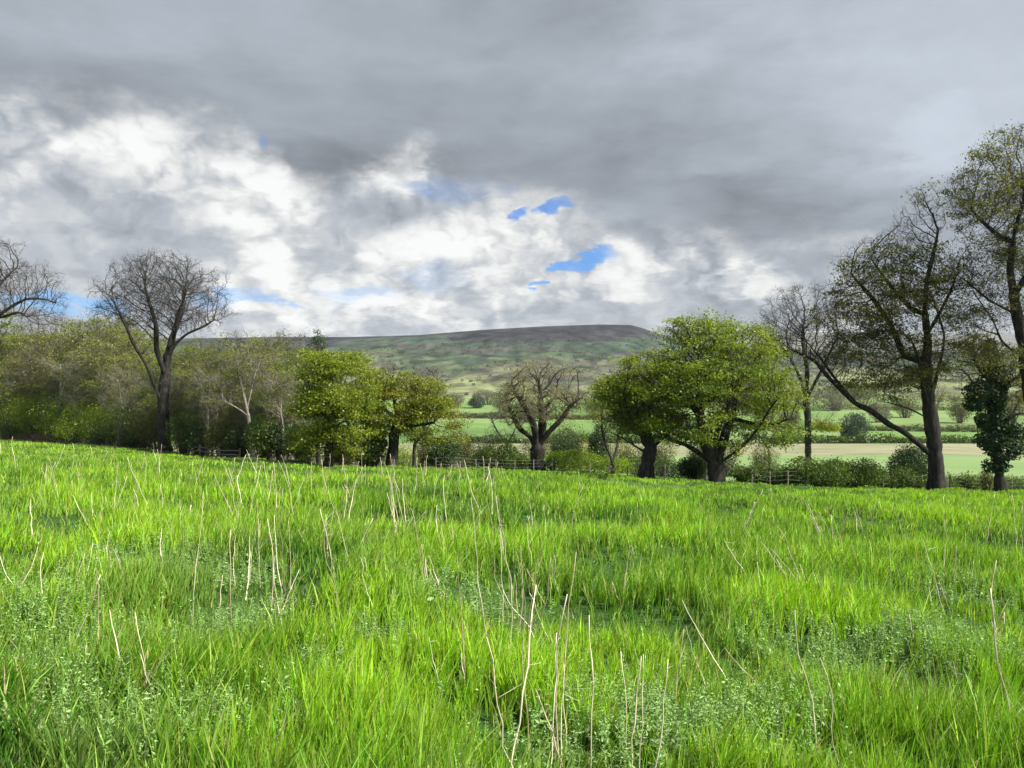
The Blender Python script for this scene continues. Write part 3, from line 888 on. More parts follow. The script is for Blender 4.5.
    t = make_tree('ivy_clad_tree', 999, d, [
        [(1001, 492, 0), (998, 460, 0), (995, 430, 0), (992, 400, 0), (990, 370, 0), (988, 352, 0)],
        [(991, 390), (980, 365), (978, 345)], [(992, 400), (1008, 380), (1022, 372)], [(994, 425), (1012, 412), (1026, 415)], [(992, 395), (975, 385), (962, 378)]],
        [(988, 352, 22, 20), (1012, 375, 24, 18), (972, 368, 18, 18), (1016, 405, 18, 14)],
        'ivy clad tree wrapped in dark leaves at the right end of the hedge', base_r=.34, tip_r=.013, natt=500, D=.4, di=3, dk=.6,
        twigs=2, twig_len=.6, twig_w=.01, leaves=5200, leaf_L=.14, leaf_cols=((.07, .075, .015), (.11, .11, .018), (.14, .12, .02)), seed=27)
    rng = np.random.default_rng(2); s = d / F; x0, y0, z0 = t.location
    b = Buf()
    for (px, row, rx, rz, k) in [(990, 352, 7, 13, 700), (992, 374, 10, 14, 1400), (980, 391, 14, 11, 1500), (974, 405, 9, 7, 700), (996, 400, 10, 14, 1600), (998, 424, 14, 14, 2100), (1013, 431, 13, 8, 1000), (989, 440, 12, 10, 1300), (1003, 450, 16, 10, 1700), (996, 466, 11, 8, 900), (1017, 449, 8, 6, 500), (984, 420, 8, 8, 700), (1002, 385, 7, 9, 500)]:
        dd = unit(rng.normal(0, 1, (k, 3))) * (.35 + .75 * rng.random((k, 1)) ** .7)
        dd *= (1 + .35 * (fbm(dd[:, 0] * 3 + px, dd[:, 2] * 3, 3, 2) - .5))[:, None] * 1.05
        c = dd * np.array([rx, rx, rz]) * s + np.array([(px - CX) * s - x0, 0, EYE - (row - CY) * s - z0])
        col = np.array([.022, .045, .012]) * np.exp(rng.normal(0, .3, (k, 1)))
        LL = .16 * np.exp(rng.normal(0, .25, k))
        leaves_quads(b, c, LL, LL * .8, col, rng, .4)
    obj('ivy', b.mesh('ivy', M_DARKLEAF), t)
    # 11 oaks left of centre
    d = dpx(329, 466)
    make_tree('oak_tree', 329, d, [
        [(329, 467, 0), (329, 450, 0), (331, 430, 0), (333, 412, 0)], [(333, 414), (345, 405), (355, 398), (360, 385)], [(332, 425), (320, 405), (314, 385), (316, 362)],
        [(333, 412), (332, 390), (328, 370), (326, 355)], [(331, 430), (345, 420), (352, 418)]],
        [(322, 372, 26, 28), (340, 385, 28, 32), (352, 392, 24, 34), (318, 405, 24, 32), (345, 428, 26, 20), (318, 432, 22, 18), (304, 440, 14, 14), (360, 440, 14, 12)],
        'tall yellow green oak, leftmost of the leafy oaks by the wood', base_r=.30, tip_r=.012, natt=1900, D=.34, di=2.8, dk=.52,
        twigs=1, twig_len=.5, twig_w=.008, leaves=38000, leaf_L=.14, leaf_cols=OAK[1:3] + OAK_YEL[1:2], leaf_spread=.3, clump=.14, seed=31, jitter=.24)
    d = dpx(391, 464.5)
    make_tree('oak_tree', 391, d, [
        [(391, 465, 0), (393, 450, 0), (394, 440, 0), (393, 432, 0)], [(393, 436), (382, 430), (370, 426), (360, 418)], [(393, 432), (396, 415), (392, 400), (388, 390)],
        [(394, 434), (408, 420), (422, 412), (434, 408)], [(396, 430), (412, 426), (428, 424), (440, 422)], [(395, 418), (380, 405), (370, 398)]],
        [(390, 384, 26, 20), (418, 396, 30, 22), (437, 412, 20, 18), (372, 402, 26, 24), (398, 412, 36, 20), (448, 428, 14, 14), (372, 428, 16, 12), (425, 434, 18, 10)],
        'broad olive oak with a bent black trunk, rightmost of the leafy oaks', base_r=.38, tip_r=.012, natt=2100, D=.34, di=2.8, dk=.5,
        twigs=1, twig_len=.5, twig_w=.008, leaves=38000, leaf_L=.13, leaf_cols=OAK_OLV, leaf_spread=.28, clump=.2, seed=34, jitter=.26)
    make_tree('oak_tree', 349, 74, [
        [(349, 463, 0), (350, 445, 0), (352, 430, 0)], [(352, 432), (362, 415), (368, 400)], [(352, 430), (342, 410), (340, 395)]],
        [(362, 392, 24, 28), (350, 380, 24, 26), (368, 415, 18, 18)],
        'leafy oak with a dark trunk standing between two other oaks', base_r=.28, tip_r=.012, natt=1100, D=.36, di=3, dk=.55,
        twigs=2, twig_len=.55, twig_w=.009, leaves=15000, leaf_L=.14, leaf_cols=OAK_YEL[:2] + OAK[:1], seed=36, clump=.15)
    make_tree('young_tree', 414, 76, [
        [(414, 461, 0), (414, 448, 0), (416, 440, 0)], [(415, 444), (422, 436), (428, 428)], [(416, 440), (412, 428), (410, 416)]],
        [(418, 424, 18, 16), (428, 420, 14, 14)],
        'young tree with a slender forked trunk under the broad olive oak', base_r=.17, tip_r=.011, natt=350, D=.35, di=3, dk=.55,
        twigs=3, twig_len=.6, twig_w=.008, leaves=3000, leaf_L=.12, leaf_cols=OAK_OLV, seed=38)
    # dark larch top behind the yellow green oak
    make_tree('conifer', 318, 104, [
        [(318, 455, 0), (318, 420, 0), (318, 380, 0), (318, 350, 0), (318, 334, 0)]],
        [(318, 400, 24, 30), (318, 368, 16, 20), (318, 346, 9, 14)],
        'dark green conifer with a bare spiky top behind the yellow green oak', 'conifer', base_r=.3, tip_r=.014, natt=900, D=.45, di=4, dk=.6,
        twigs=2, twig_len=.8, twig_w=.014, twig_col=(.05, .04, .03), leaves=9000, leaf_L=.22, leaf_cols=((.03, .065, .014), (.05, .095, .02)), leaf_spread=.28, seed=41, gap=0, clus=30, up=-.02, leafm=M_LEAF)
    # pale birch
    make_tree('birch_tree', 252, float(edge_y((252 - CX) / F)) + 2.2, [
        [(253, 462, 0), (251, 440, 0), (249, 420, 0), (246, 405, 0), (243, 392, 0), (239, 376, 0), (237, 362, 0)],
        [(247, 408), (250, 392), (252, 378), (256, 362)], [(248, 416), (240, 408), (230, 402), (224, 396)]],
        [(240, 362, 18, 22), (256, 365, 16, 24), (228, 388, 14, 12)],
        'pale trunked birch standing out against the dark wood', base_r=.17, tip_r=.012, natt=700, D=.4, di=3.5, dk=.6,
        twigs=4, twig_len=.9, twig_w=.010, twig_col=(.13, .115, .09), bark=M_PALEBARK, leaves=2600, leaf_L=.12, leaf_cols=OLIVE, seed=43)
    bt = bpy.data.objects['birch_tree']
    for px, k, off, rz, lb in ((207, .8, 2.6, 2.1, 'slim pale birch just right of the tall bare ash'), (118, .72, 2.4, 4.0, 'slim pale birch left of the tall bare ash'), (284, .78, 3.0, 1.2, 'slim pale birch close to the yellow green oak'), (60, .8, 2.6, 5.2, 'slim pale birch near the left end of the wood')):
        Y = float(edge_y((px - CX) / F)) + off; k *= Y / bt.location[1]
        dup(bt, at_px(px, Y), rz, (k, k, k), lb)
    # grey twiggy tree behind the broad oak
    make_tree('bare_tree', 424, 112, [
        [(424, 455, 0), (424, 420, 0), (424, 400, 0)], [(424, 410), (415, 388), (410, 372)], [(424, 402), (432, 385), (438, 372)]],
        [(424, 382, 22, 20), (435, 390, 14, 18)],
        'grey twiggy bare tree rising behind the broad olive oak', base_r=.3, tip_r=.014, natt=500, D=.5, di=4, dk=.7,
        twigs=5, twig_len=1.1, twig_w=.014, twig_col=(.12, .105, .09), seed=45)
    # small grey willow left of the forked tree
    make_tree('grey_willow', 487, 84, [
        [(487, 472, 0), (487, 460, 0)], [(487, 464), (480, 450), (476, 438)], [(487, 462), (492, 448), (496, 436)], [(487, 462), (486, 445), (486, 434)]],
        [(486, 440, 14, 14), (478, 448, 10, 10)],
        'small grey leafless willow beside the round green bush', base_r=.12, tip_r=.011, natt=350, D=.35, di=3, dk=.5,
        twigs=6, twig_len=.7, twig_w=.011, twig_col=(.13, .115, .09), seed=47)
    make_tree('grey_willow', 512, 92, [
        [(512, 470, 0), (510, 455, 0), (507, 445, 0)], [(508, 448), (500, 435), (494, 425), (490, 412)], [(507, 446), (515, 430), (518, 418)]],
        [(500, 425, 14, 16), (514, 430, 10, 14)],
        'leaning leafless willow just left of the forked bare tree', base_r=.13, tip_r=.011, natt=300, D=.38, di=3, dk=.55,
        twigs=4, twig_len=.7, twig_w=.010, twig_col=(.10, .09, .075), seed=49)
    # bare tree in the stubble, seen right of the big oak
    make_tree('bare_tree', 769, 150, [
        [(769, 476, 0), (769, 455, 0), (768, 440, 0)], [(769, 450), (760, 432), (756, 420)], [(768, 444), (776, 430), (782, 418)]],
        [(769, 420, 18, 20)], 'small pale bare tree alone in the pasture right of the big oak', base_r=.22, tip_r=.014, natt=260, D=.5, di=4, dk=.8,
        twigs=5, twig_len=1.0, twig_w=.016, twig_col=(.12, .11, .07), leaves=700, leaf_L=.22, leaf_cols=OAK_YEL, seed=51)

# ------------------------------------------------------------------ the wood on the left
def build_wood():
    def tmpl(name, seed, h, cw, lab, twigs, tcol, leaves, lcols, base_r, bark=None, low=.3):
        """template tree built at its own place; sized by h (m) and crown half width"""
        Y = 150.0; s = Y / F
        px = 40
        x, y, z = at_px(px, Y); row0 = CY + (EYE - z) / Y * F
        def pt(dx, dz, dy=0): return (px + dx / s, row0 - dz / s, dy)
        rg = np.random.default_rng(seed)
        lines = [[pt(0, 0), pt(rg.normal(0, .2), h * .25), pt(rg.normal(0, .4), h * .5), pt(rg.normal(0, .6), h * .72)]]
        for k in range(7):
            z0 = h * rg.uniform(.25, .6); a = rg.uniform(0, 6.28); L = cw * rg.uniform(.5, .9)
            lines.append([pt(0, z0, 0), pt(math.cos(a) * L * .5, z0 + h * .1, math.sin(a) * L * .5), pt(math.cos(a) * L, z0 + h * .22, math.sin(a) * L)])
        ells = [(px, row0 - h * .66 / s, cw / s, h * .33 / s), (px + cw * .3 / s, row0 - h * .5 / s, cw * .8 / s, h * .28 / s), (px - cw * .35 / s, row0 - h * .52 / s, cw * .8 / s, h * .3 / s), (px, row0 - h * low / s, cw * .8 / s, h * .16 / s)]
        return make_tree(name, px, Y, lines, ells, lab, group='trees of the wood along the left edge of the meadow', base_r=base_r, tip_r=.015, natt=1300, D=.5, di=4, dk=.8,
                         twigs=twigs, twig_len=1.15, twig_w=.015, twig_col=tcol, leaves=leaves, leaf_L=.17, leaf_cols=lcols, leaf_spread=.5, leaf_r=2.6, seed=seed, bark=bark)
    T = [tmpl('woodland_tree', 61, 17, 4.6, 'x', 4, (.075, .075, .038), 9500, OLIVE, .34),
         tmpl('woodland_tree', 62, 16, 5.2, 'x', 4, (.09, .088, .042), 18000, ((.15, .18, .022), (.20, .225, .028), (.24, .25, .036)), .36),
         tmpl('woodland_tree', 63, 15, 5.0, 'x', 3, (.07, .072, .034), 22000, ((.11, .165, .016), (.155, .21, .02), (.20, .25, .026)), .34, low=.25),
         tmpl('woodland_tree', 64, 17, 3.8, 'x', 4, (.15, .145, .085), 7000, OLIVE, .21, bark=M_PALEBARK, low=.62),
         tmpl('woodland_tree', 65, 16, 4.8, 'x', 4, (.085, .072, .04), 11000, ((.125, .12, .03), (.16, .15, .034), (.14, .155, .032)), .34)]
    K = ['twiggy brown', 'olive budding', 'green leafing', 'slim pale trunked', 'russet tinged']
    H = [17, 16, 15, 17, 16]
    # px, depth, top row, kind
    spots = [(-20, 116, 316, 1), (12, 112, 312, 2), (40, 118, 326, 1), (62, 112, 316, 4), (88, 108, 312, 1), (110, 112, 306, 0), (132, 104, 322, 1),
             (186, 104, 346, 2), (203, 110, 334, 0), (222, 102, 344, 1), (240, 106, 328, 0), (262, 102, 332, 1), (284, 104, 330, 4), (302, 98, 350, 2),
             (26, 132, 322, 0), (75, 134, 326, 2), (122, 132, 318, 2), (168, 130, 346, 2), (228, 128, 350, 2), (270, 124, 342, 1), (-50, 126, 312, 0),
             (5, 100, 368, 2), (60, 98, 372, 1), (106, 96, 380, 2), (196, 92, 384, 1), (278, 88, 390, 2), (-75, 120, 320, 2),
             (34, 96, 346, 3), (70, 95, 350, 3), (98, 95, 338, 3), (126, 94, 352, 3), (180, 93, 366, 3), (212, 92, 356, 3), (230, 91, 372, 3), (270, 90, 348, 3), (292, 88, 366, 3)]
    side = {}
    for i, (px, Y, top, k) in enumerate(spots):
        ab = 'at far left' if px < 70 else 'left of bare ash' if px < 160 else 'right of bare ash' if px < 228 else 'around pale birch' if px < 275 else 'beside yellow green oak'
        side.setdefault((k, ab, 'back' if Y > 119 else 'front' if Y < 105 else 'middle'), []).append((px, i))
    labs = {}
    for (k, ab, rw), it in side.items():
        it.sort()
        for j, (_, i) in enumerate(it):
            w = {'back': 'in wood rear', 'front': 'at wood front', 'middle': 'on wood skyline'}[rw]
            labs[i] = f'{K[k]} tree {w} {ab}' + ('' if len(it) == 1 else f', {ORD[j]}' + (' from left' if j else ''))
    rng = np.random.default_rng(4)
    used = set()
    for i, (px, Y, top, k) in enumerate(spots):
        Y = float(edge_y((px - CX) / F)) + 5 + (Y - 84) * .55
        x, y, z = at_px(px, Y)
        h = EYE + (CY - top) / F * Y - z
        sc = h / (H[k] * 1.03)
        w = sc * rng.uniform(.9, 1.15)
        if k in used:
            dup(T[k], (x, y, z), rng.uniform(0, 6.28), (w, w, sc), labs[i])
        else:
            used.add(k); o = T[k]; o.location = (x, y, z); o.scale = (w, w, sc); o['label'] = labs[i]

# ------------------------------------------------------------------ shrubs and hedges
SHADES = {
    'dark': ((.022, .04, .012), (.034, .06, .016), (.05, .082, .02)),
    'mid': ((.05, .085, .013), (.075, .12, .017), (.105, .155, .022)),
    'bright': ((.14, .21, .014), (.185, .265, .018), (.23, .31, .022)),
    'olive': ((.07, .075, .022), (.10, .11, .026), (.14, .15, .03)),
    'yellow': ((.12, .13, .03), (.17, .18, .035), (.21, .2, .05)),
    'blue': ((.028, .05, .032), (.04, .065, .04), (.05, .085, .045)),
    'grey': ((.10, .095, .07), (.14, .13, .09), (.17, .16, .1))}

def leafy(b, ells, n, L, shade, rng, spray=.12):
    pal = np.array(SHADES[shade])
    vol = np.array([(e[3] * e[4] * e[5]) ** .75 for e in ells]); vol /= vol.sum()
    for e, v in zip(ells, vol):
        k = int(1.6 * n * v) + 1
        d = unit(rng.normal(0, 1, (k, 3))); rr = rng.random(k) ** .30
        ph = np.arctan2(d[:, 1], d[:, 0])
        lump = .72 + .6 * fbm(ph * 1.6 + e[0] * 3.7 + 9, d[:, 2] * 2.2 + e[2], int(rng.integers(99)), 3)
        out = rng.random(k) < spray
        rr = np.where(out, rr * rng.uniform(1.0, 1.22, k), rr) * lump
        c = d * rr[:, None] * np.array(e[3:6]) + np.array(e[:3])
        c[:, 2] = np.maximum(c[:, 2], .03 + rng.random(k) * .1)
        ci = np.clip(fbm(c[:, 0] / .8 + 5, c[:, 2] / .8 + c[:, 1], 3, 2) * len(pal) * 1.2 - .6 + rng.normal(0, .4, k), 0, len(pal) - 1.001)
        i0 = ci.astype(int); f = (ci - i0)[:, None]
        col = (pal[i0] * (1 - f) + pal[np.minimum(i0 + 1, len(pal) - 1)] * f) * np.exp(rng.normal(0, .22, (k, 1)))
        LL = L * np.exp(rng.normal(0, .25, k))
        leaves_quads(b, c, LL, LL * .6, col, rng, .5)

def stems(b, n, w, h, r, rng, col=(.06, .05, .035)):
    a = rng.uniform(0, 6.28, n); q = rng.uniform(0, .5, n)
    p0 = np.stack([np.cos(a) * w * q * .6, np.sin(a) * w * q * .6, np.full(n, -.1)], -1)
    p1 = np.stack([np.cos(a) * w * (q + .25), np.sin(a) * w * (q + .25), h * rng.uniform(.7, 1.02, n)], -1)
    slivers(b, p0, p1, r, np.array(col), rng)

def shrub(name, px, Y, hw, hpx, shade, label, cat='shrub', group=None, n=2600, L=.12, lobes=4, seed=1, tall=False, dark=False, squat=.85, twigcol=None):
    rng = np.random.default_rng(seed)
    x, y, z = at_px(px, Y); s = Y / F
    w, h = hw * s, hpx * s
    t = thing(name, (x, y, z), label, cat, group)
    ells = [(0, 0, h * .52, w * .82, w * .8, h * .48)]
    for k in range(lobes):
        a = rng.uniform(-1, 1); f = rng.uniform(.4, .7)
        ells.append((a * w * .55, rng.uniform(-.4, .4) * w, h * rng.uniform(.25, .72) if not tall else h * rng.uniform(.2, .6), w * f * .8, w * f * .8, h * f * .42))
    if tall: ells[0] = (0, 0, h * .35, w * .8, w * .8, h * .36); ells.append((0, 0, h * .66, w * .5, w * .5, h * .34))
    b = Buf(); leafy(b, ells, n, L, shade, rng)
    sb = Buf(); stems(sb, 26, w, h, .018 + .0004 * Y, rng, twigcol or (.06, .05, .035))
    obj('stems', sb.mesh('stems', M_TWIG), t)
    obj('foliage', b.mesh('foliage', M_DARKLEAF if dark else M_LEAF), t)
    return t

def hedge(name, p0, p1, Y0, Y1, h, wd, shade, label, n=5000, L=.12, seed=1, cat='hedge', group=None, rag=.35, step=1.3):
    rng = np.random.default_rng(seed)
    a = np.array(at_px(p0, Y0)); c = np.array(at_px(p1, Y1))
    mid = (a + c) / 2; mid[2] = gz(mid[0], mid[1])
    t = thing(name, tuple(mid), label, cat, group)
    ln = np.linalg.norm(c - a); k = max(2, int(ln / (step * h)))
    ells = []
    for i in range(k):
        f = (i + .5) / k
        p = a + (c - a) * f; p[2] = gz(p[0], p[1])
        hh = h * (1 + rag * (rng.random() - .5) * 2)
        q = p - mid
        ells.append((q[0], q[1] + rng.normal(0, wd * .1), q[2] + hh * .45, ln / k * 1.25, wd * .5, hh * .55))
    b = Buf()
    pal = np.array(SHADES[shade])
    for e in ells:
        m = int(1.7 * n) // k
        d = unit(rng.normal(0, 1, (m, 3))); rr = rng.random(m) ** .3 * (.75 + .5 * fbm(d[:, 0] * 2.5 + e[0], d[:, 2] * 2.5 + 3, 5, 3))
        rr = np.where(rng.random(m) < .14, rr * 1.28, rr)
        cc = d * rr[:, None] * np.array(e[3:6]) + np.array(e[:3])
        ci = np.clip(fbm(cc[:, 0] / h + 7, cc[:, 2] / h, 6, 2) * len(pal) * 1.2 - .6 + rng.normal(0, .4, m), 0, len(pal) - 1.001)
        i0 = ci.astype(int); f = (ci - i0)[:, None]
        col = (pal[i0] * (1 - f) + pal[np.minimum(i0 + 1, len(pal) - 1)] * f) * np.exp(rng.normal(0, .22, (m, 1)))
        LL = L * np.exp(rng.normal(0, .25, m))
        leaves_quads(b, cc, LL, LL * .6, col, rng, .5)
    sb = Buf(); m = k * 9
    f = rng.random((m, 1)); p = a + (c - a) * f; p[:, 2] = ground(p[:, 0], p[:, 1]); p = p - mid
    slivers(sb, p - np.array([0, 0, .1]), p + np.stack([rng.normal(0, h * .2, m), rng.normal(0, h * .2, m), h * rng.uniform(.7, 1.15, m)], -1), L * .12 + .008, np.array([.06, .05, .035]), rng)
    if Y0 < 400: obj('stems', sb.mesh('stems', M_TWIG), t)
    obj('foliage', b.mesh('foliage', M_LEAF), t)
    return t

def build_shrubs():
    E = lambda px: float(edge_y((px - CX) / F))
    # hedge line along the foot of the meadow
    hedge('hedge', 752, 800, E(752) + 2.2, E(800) + 2.2, 1.35, 1.6, 'mid', 'low clipped hedge just right of the big oak', 6500, .11, 71, rag=.2, step=.7)
    hedge('hedge', 800, 868, E(800) + 1.4, E(868) + 1.4, 1.8, 2.4, 'mid', 'tall ragged green hedge between the big oak and the tall dark oak', 12000, .13, 72, rag=.22, step=.6)
    hedge('hedge', 866, 926, E(866) + 1.8, E(926) + 1.8, 1.5, 2.0, 'mid', 'lower ragged hedge ending at the foot of the tall dark oak', 9000, .12, 73, rag=.25, step=.6)
    hedge('hedge', 944, 1060, E(944) + 2.2, E(1060) + 2.2, 1.2, 1.5, 'mid', 'low hedge between the tall dark oak and the picture edge', 10000, .11, 74, rag=.22, step=.7)
    hedge('hedge', 600, 720, E(600) + 9, E(720) + 7, 1.5, 1.4, 'dark', 'clipped dark hedge behind the trunk of the small leaning oak', 8000, .11, 75, rag=.12)
    hedge('hedge', 552, 614, E(552) + 1.6, E(614) + 1.6, 1.5, 1.8, 'bright', 'bright green clipped hedge right of the forked bare tree', 7000, .11, 76, rag=.25)
    hedge('hedge', 480, 530, E(480) + 3, E(530) + 3, 1.1, 1.2, 'mid', 'low thin hedge left of the forked bare tree', 3600, .11, 77, rag=.3)
    shrub('shrub', 694, E(694) + 1.0, 20, 25, 'dark', 'dense dark rounded bush against the left side of the big oak trunk', n=4200, seed=81, L=.11)
    shrub('shrub', 742, E(742) + 1.2, 14, 16, 'mid', 'small green bush against the right side of the big oak trunk', n=1900, seed=82, L=.11)
    shrub('shrub', 700, 84, 16, 42, 'dark', 'tall dark evergreen bush behind the big oak trunk', n=3800, seed=83, L=.15, dark=True)
    shrub('shrub', 444, E(444) + 1.8, 22, 32, 'dark', 'dark evergreen bush at the right end of the leafy oaks', n=5200, seed=84, L=.13, dark=True)
    shrub('shrub', 497, E(497) + 2.5, 25, 30, 'mid', 'round mid green bush left of the forked bare tree', n=5200, seed=85, L=.12)
    shrub('shrub', 552, E(552) + 1, 9, 14, 'mid', 'little green bush at the foot of the forked bare tree', n=1200, seed=86, L=.11)
    shrub('holly_bush', 567, 92, 19, 44, 'dark', 'dark broad holly right of the forked bare tree', n=5600, seed=87, L=.16, dark=True)
    shrub('holly_bush', 600, 90, 15, 56, 'dark', 'dark pointed holly behind the bright green clipped hedge', n=5600, seed=88, L=.16, dark=True, tall=True)
    shrub('shrub', 585, 100, 26, 40, 'yellow', 'pale yellow green bush between the two dark hollies', n=3200, seed=89, L=.15)
    shrub('shrub', 560, 110, 28, 62, 'olive', 'tall hazy olive bush behind the dark broad holly', n=3600, seed=90, L=.17)
    shrub('holly_bush', 908, 76, 22, 40, 'dark', 'dark holly behind the trunk of the tall dark oak', n=6000, seed=91, L=.14, dark=True)
    shrub('shrub', 640, 96, 24, 40, 'olive', 'thin olive bush seen under the small leaning oak', n=2200, seed=92, L=.15)
    shrub('shrub', 462, 84, 14, 42, 'olive', 'pale olive bush between the dark evergreen and the round green bush', n=1700, seed=93, L=.13)
    shrub('shrub', 400, 88, 24, 32, 'bright', 'fresh green bush under the broad olive oak', n=3000, seed=94, L=.13)
    shrub('sapling', 718 + 268, E(980) + 1.0, 9, 24, 'olive', 'thin sapling between the tall dark oak and the ivy clad tree', n=500, seed=95, L=.12)
    shrub('sapling', 966, E(966) + .8, 10, 20, 'mid', 'scraggy green sapling just right of the tall dark oak trunk', n=420, seed=96, L=.12)
    for k, (px, Y, hw, hp, sh, lb) in enumerate([(470, 118, 16, 40, 'olive', 'hazy olive bush far behind the round green bush'), (518, 100, 13, 26, 'mid', 'green bush against the left of the forked trunk'),
            (536, 125, 20, 44, 'grey', 'grey thicket far behind the forked tree'), (575, 118, 18, 52, 'olive', 'olive thicket above the two dark hollies'), (620, 104, 16, 40, 'yellow', 'yellow green bush behind the slim twin stemmed tree'),
            (662, 108, 18, 40, 'olive', 'olive thicket between the two oaks'), (428, 96, 18, 44, 'olive', 'olive bush behind the dark evergreen bush'), (726, 112, 18, 34, 'grey', 'grey bush in the pasture behind the big oak'), (762, 118, 16, 30, 'olive', 'olive bush in the pasture right of the big oak')]):
        shrub('shrub', px, Y, hw, hp, sh, lb, n=2400, seed=600 + k, L=.17, lobes=5)
    # undergrowth of the wood
    und = [(-15, 106, 34, 52, 'bright'), (12, 104, 30, 58, 'bright'), (36, 103, 28, 48, 'bright'), (58, 102, 28, 50, 'bright'), (80, 99, 24, 44, 'bright'), (100, 97, 24, 42, 'bright'), (122, 94, 22, 46, 'mid'),
           (145, 92, 20, 44, 'olive'), (184, 90, 20, 44, 'mid'), (203, 88, 22, 40, 'dark'), (222, 87, 20, 46, 'olive'), (240, 85, 18, 34, 'dark'), (262, 84, 22, 42, 'mid'), (282, 82, 20, 38, 'dark'), (303, 80, 20, 44, 'mid'),
           (160, 95, 22, 56, 'olive'), (20, 99, 22, 26, 'mid'), (68, 96, 22, 24, 'dark'), (110, 91, 22, 22, 'dark'), (140, 88, 18, 22, 'dark'), (365, 84, 20, 30, 'mid'), (345, 88, 20, 36, 'olive'), (372, 92, 20, 44, 'olive')]
    W = {'bright': 'bright green', 'mid': 'mid green', 'dark': 'dark', 'olive': 'olive'}
    cnt = {}
    for i, (px, Y, hw, hp, sh) in enumerate(und):
        ab = 'at the left end of the wood' if px < 70 else 'left of the tall bare ash' if px < 155 else 'between the bare ash and the pale birch' if px < 245 else 'right of the pale birch' if px < 320 else 'behind the oak trunks'
        cnt.setdefault((sh, ab), []).append((px, i))
    lab = {}
    for (sh, ab), it in cnt.items():
        it.sort()
        for j, (_, i) in enumerate(it):
            lab[i] = f'{W[sh]} undergrowth bush {ab}' + ('' if len(it) == 1 else f', {ORD[j]}' + (' from left' if j else ''))
    for i, (px, Y, hw, hp, sh) in enumerate(und):
        Y = float(edge_y((px - CX) / F)) + (1.0 if sh in ('bright', 'mid') else 2.4) + (i % 3) * .7
        shrub('undergrowth_bush', px, Y, hw, hp, sh, lab[i], n=2600, L=.16, seed=200 + i, group='bushes under the trees of the wood')
    # dead bracken along the upper left field edge
    rng = np.random.default_rng(9); b = Buf()
    n = 2600
    px = rng.uniform(-30, 120, n); f = rng.random(n)
    Y = np.array([edge_y((p - CX) / F) for p in px]) + rng.uniform(-1.2, 1.0, n)
    X = (px - CX) / F * Y; Z = ground(X, Y)
    dens = fbm(X / 6, Y * 0, 5, 2)
    hh = .75 * np.clip((dens - .2) * 2, .15, 1) * np.where(px < 45, 1.5, .8)
    base = np.stack([X, Y, Z], -1)
    tip = base + np.stack([rng.normal(0, .2, n), rng.normal(0, .2, n), rng.uniform(.2, 1, n) * hh], -1)
    slivers(b, base, tip, .016, np.array([.17, .10, .06]) * np.exp(rng.normal(0, .3, (n, 1))), rng)
    leaves_quads(b, tip, .2, .08, np.array([.16, .085, .05]) * np.exp(rng.normal(0, .3, (n, 1))), rng, .4)
    tag(obj('dead_bracken', b.mesh('dead_bracken', M_STALK)), 'strip of russet dead bracken along the upper left field edge', 'bracken', kind='stuff')

    # valley: lone bush, hedgerows, tree belts
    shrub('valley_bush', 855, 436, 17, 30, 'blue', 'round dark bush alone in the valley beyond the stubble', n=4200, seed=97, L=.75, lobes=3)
    rows = [(760, 1120, 426, 426, 4.4, 'mid', 'dark hedgerow along the far side of the stubble field'),
            (455, 650, 428, 426, 4.2, 'mid', 'dark hedgerow beyond the stubble behind the forked tree'),
            (735, 1120, 620, 560, 4.5, 'mid', 'thick hedgerow between the two green valley fields on the right'),
            (700, 1120, 900, 840, 8, 'olive', 'topmost hedgerow below the wooded slope on the right'),
            (430, 680, 760, 720, 7, 'olive', 'thick hedgerow at the foot of the moor')]
    for i, (p0, p1, y0, y1, h, sh, lb) in enumerate(rows):
        hedge('hedgerow', p0, p1, y0, y1, h, h * .8, sh, lb, 6500, .9 + y0 * .0006, 300 + i, rag=.45, step=2.2, group='hedgerows of the far valley', cat='hedgerow')
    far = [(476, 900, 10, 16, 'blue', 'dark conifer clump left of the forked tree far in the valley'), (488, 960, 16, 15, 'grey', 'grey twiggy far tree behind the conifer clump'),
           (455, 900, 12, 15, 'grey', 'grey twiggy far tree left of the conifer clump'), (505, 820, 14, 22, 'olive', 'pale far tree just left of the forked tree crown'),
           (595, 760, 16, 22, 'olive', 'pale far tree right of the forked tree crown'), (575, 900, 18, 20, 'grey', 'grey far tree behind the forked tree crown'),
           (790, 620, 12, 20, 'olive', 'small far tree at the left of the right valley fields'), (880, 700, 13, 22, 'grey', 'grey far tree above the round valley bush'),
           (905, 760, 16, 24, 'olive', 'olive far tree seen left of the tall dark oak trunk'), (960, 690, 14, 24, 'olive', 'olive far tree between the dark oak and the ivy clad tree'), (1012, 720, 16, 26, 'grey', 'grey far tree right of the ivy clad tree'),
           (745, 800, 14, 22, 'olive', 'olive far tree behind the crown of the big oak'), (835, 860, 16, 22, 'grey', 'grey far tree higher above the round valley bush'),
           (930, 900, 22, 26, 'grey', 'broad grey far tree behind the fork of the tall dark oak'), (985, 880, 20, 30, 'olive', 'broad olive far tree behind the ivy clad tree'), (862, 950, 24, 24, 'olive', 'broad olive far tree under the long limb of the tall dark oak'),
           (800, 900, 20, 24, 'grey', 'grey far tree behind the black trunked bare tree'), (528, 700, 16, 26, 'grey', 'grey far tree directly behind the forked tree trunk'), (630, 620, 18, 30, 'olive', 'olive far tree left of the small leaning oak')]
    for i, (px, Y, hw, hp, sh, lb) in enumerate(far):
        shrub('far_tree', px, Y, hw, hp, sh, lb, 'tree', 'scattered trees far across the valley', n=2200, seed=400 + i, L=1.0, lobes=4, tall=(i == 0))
    # scrub and woods on the hillside that read as one mass
    b = Buf(); n = 5200
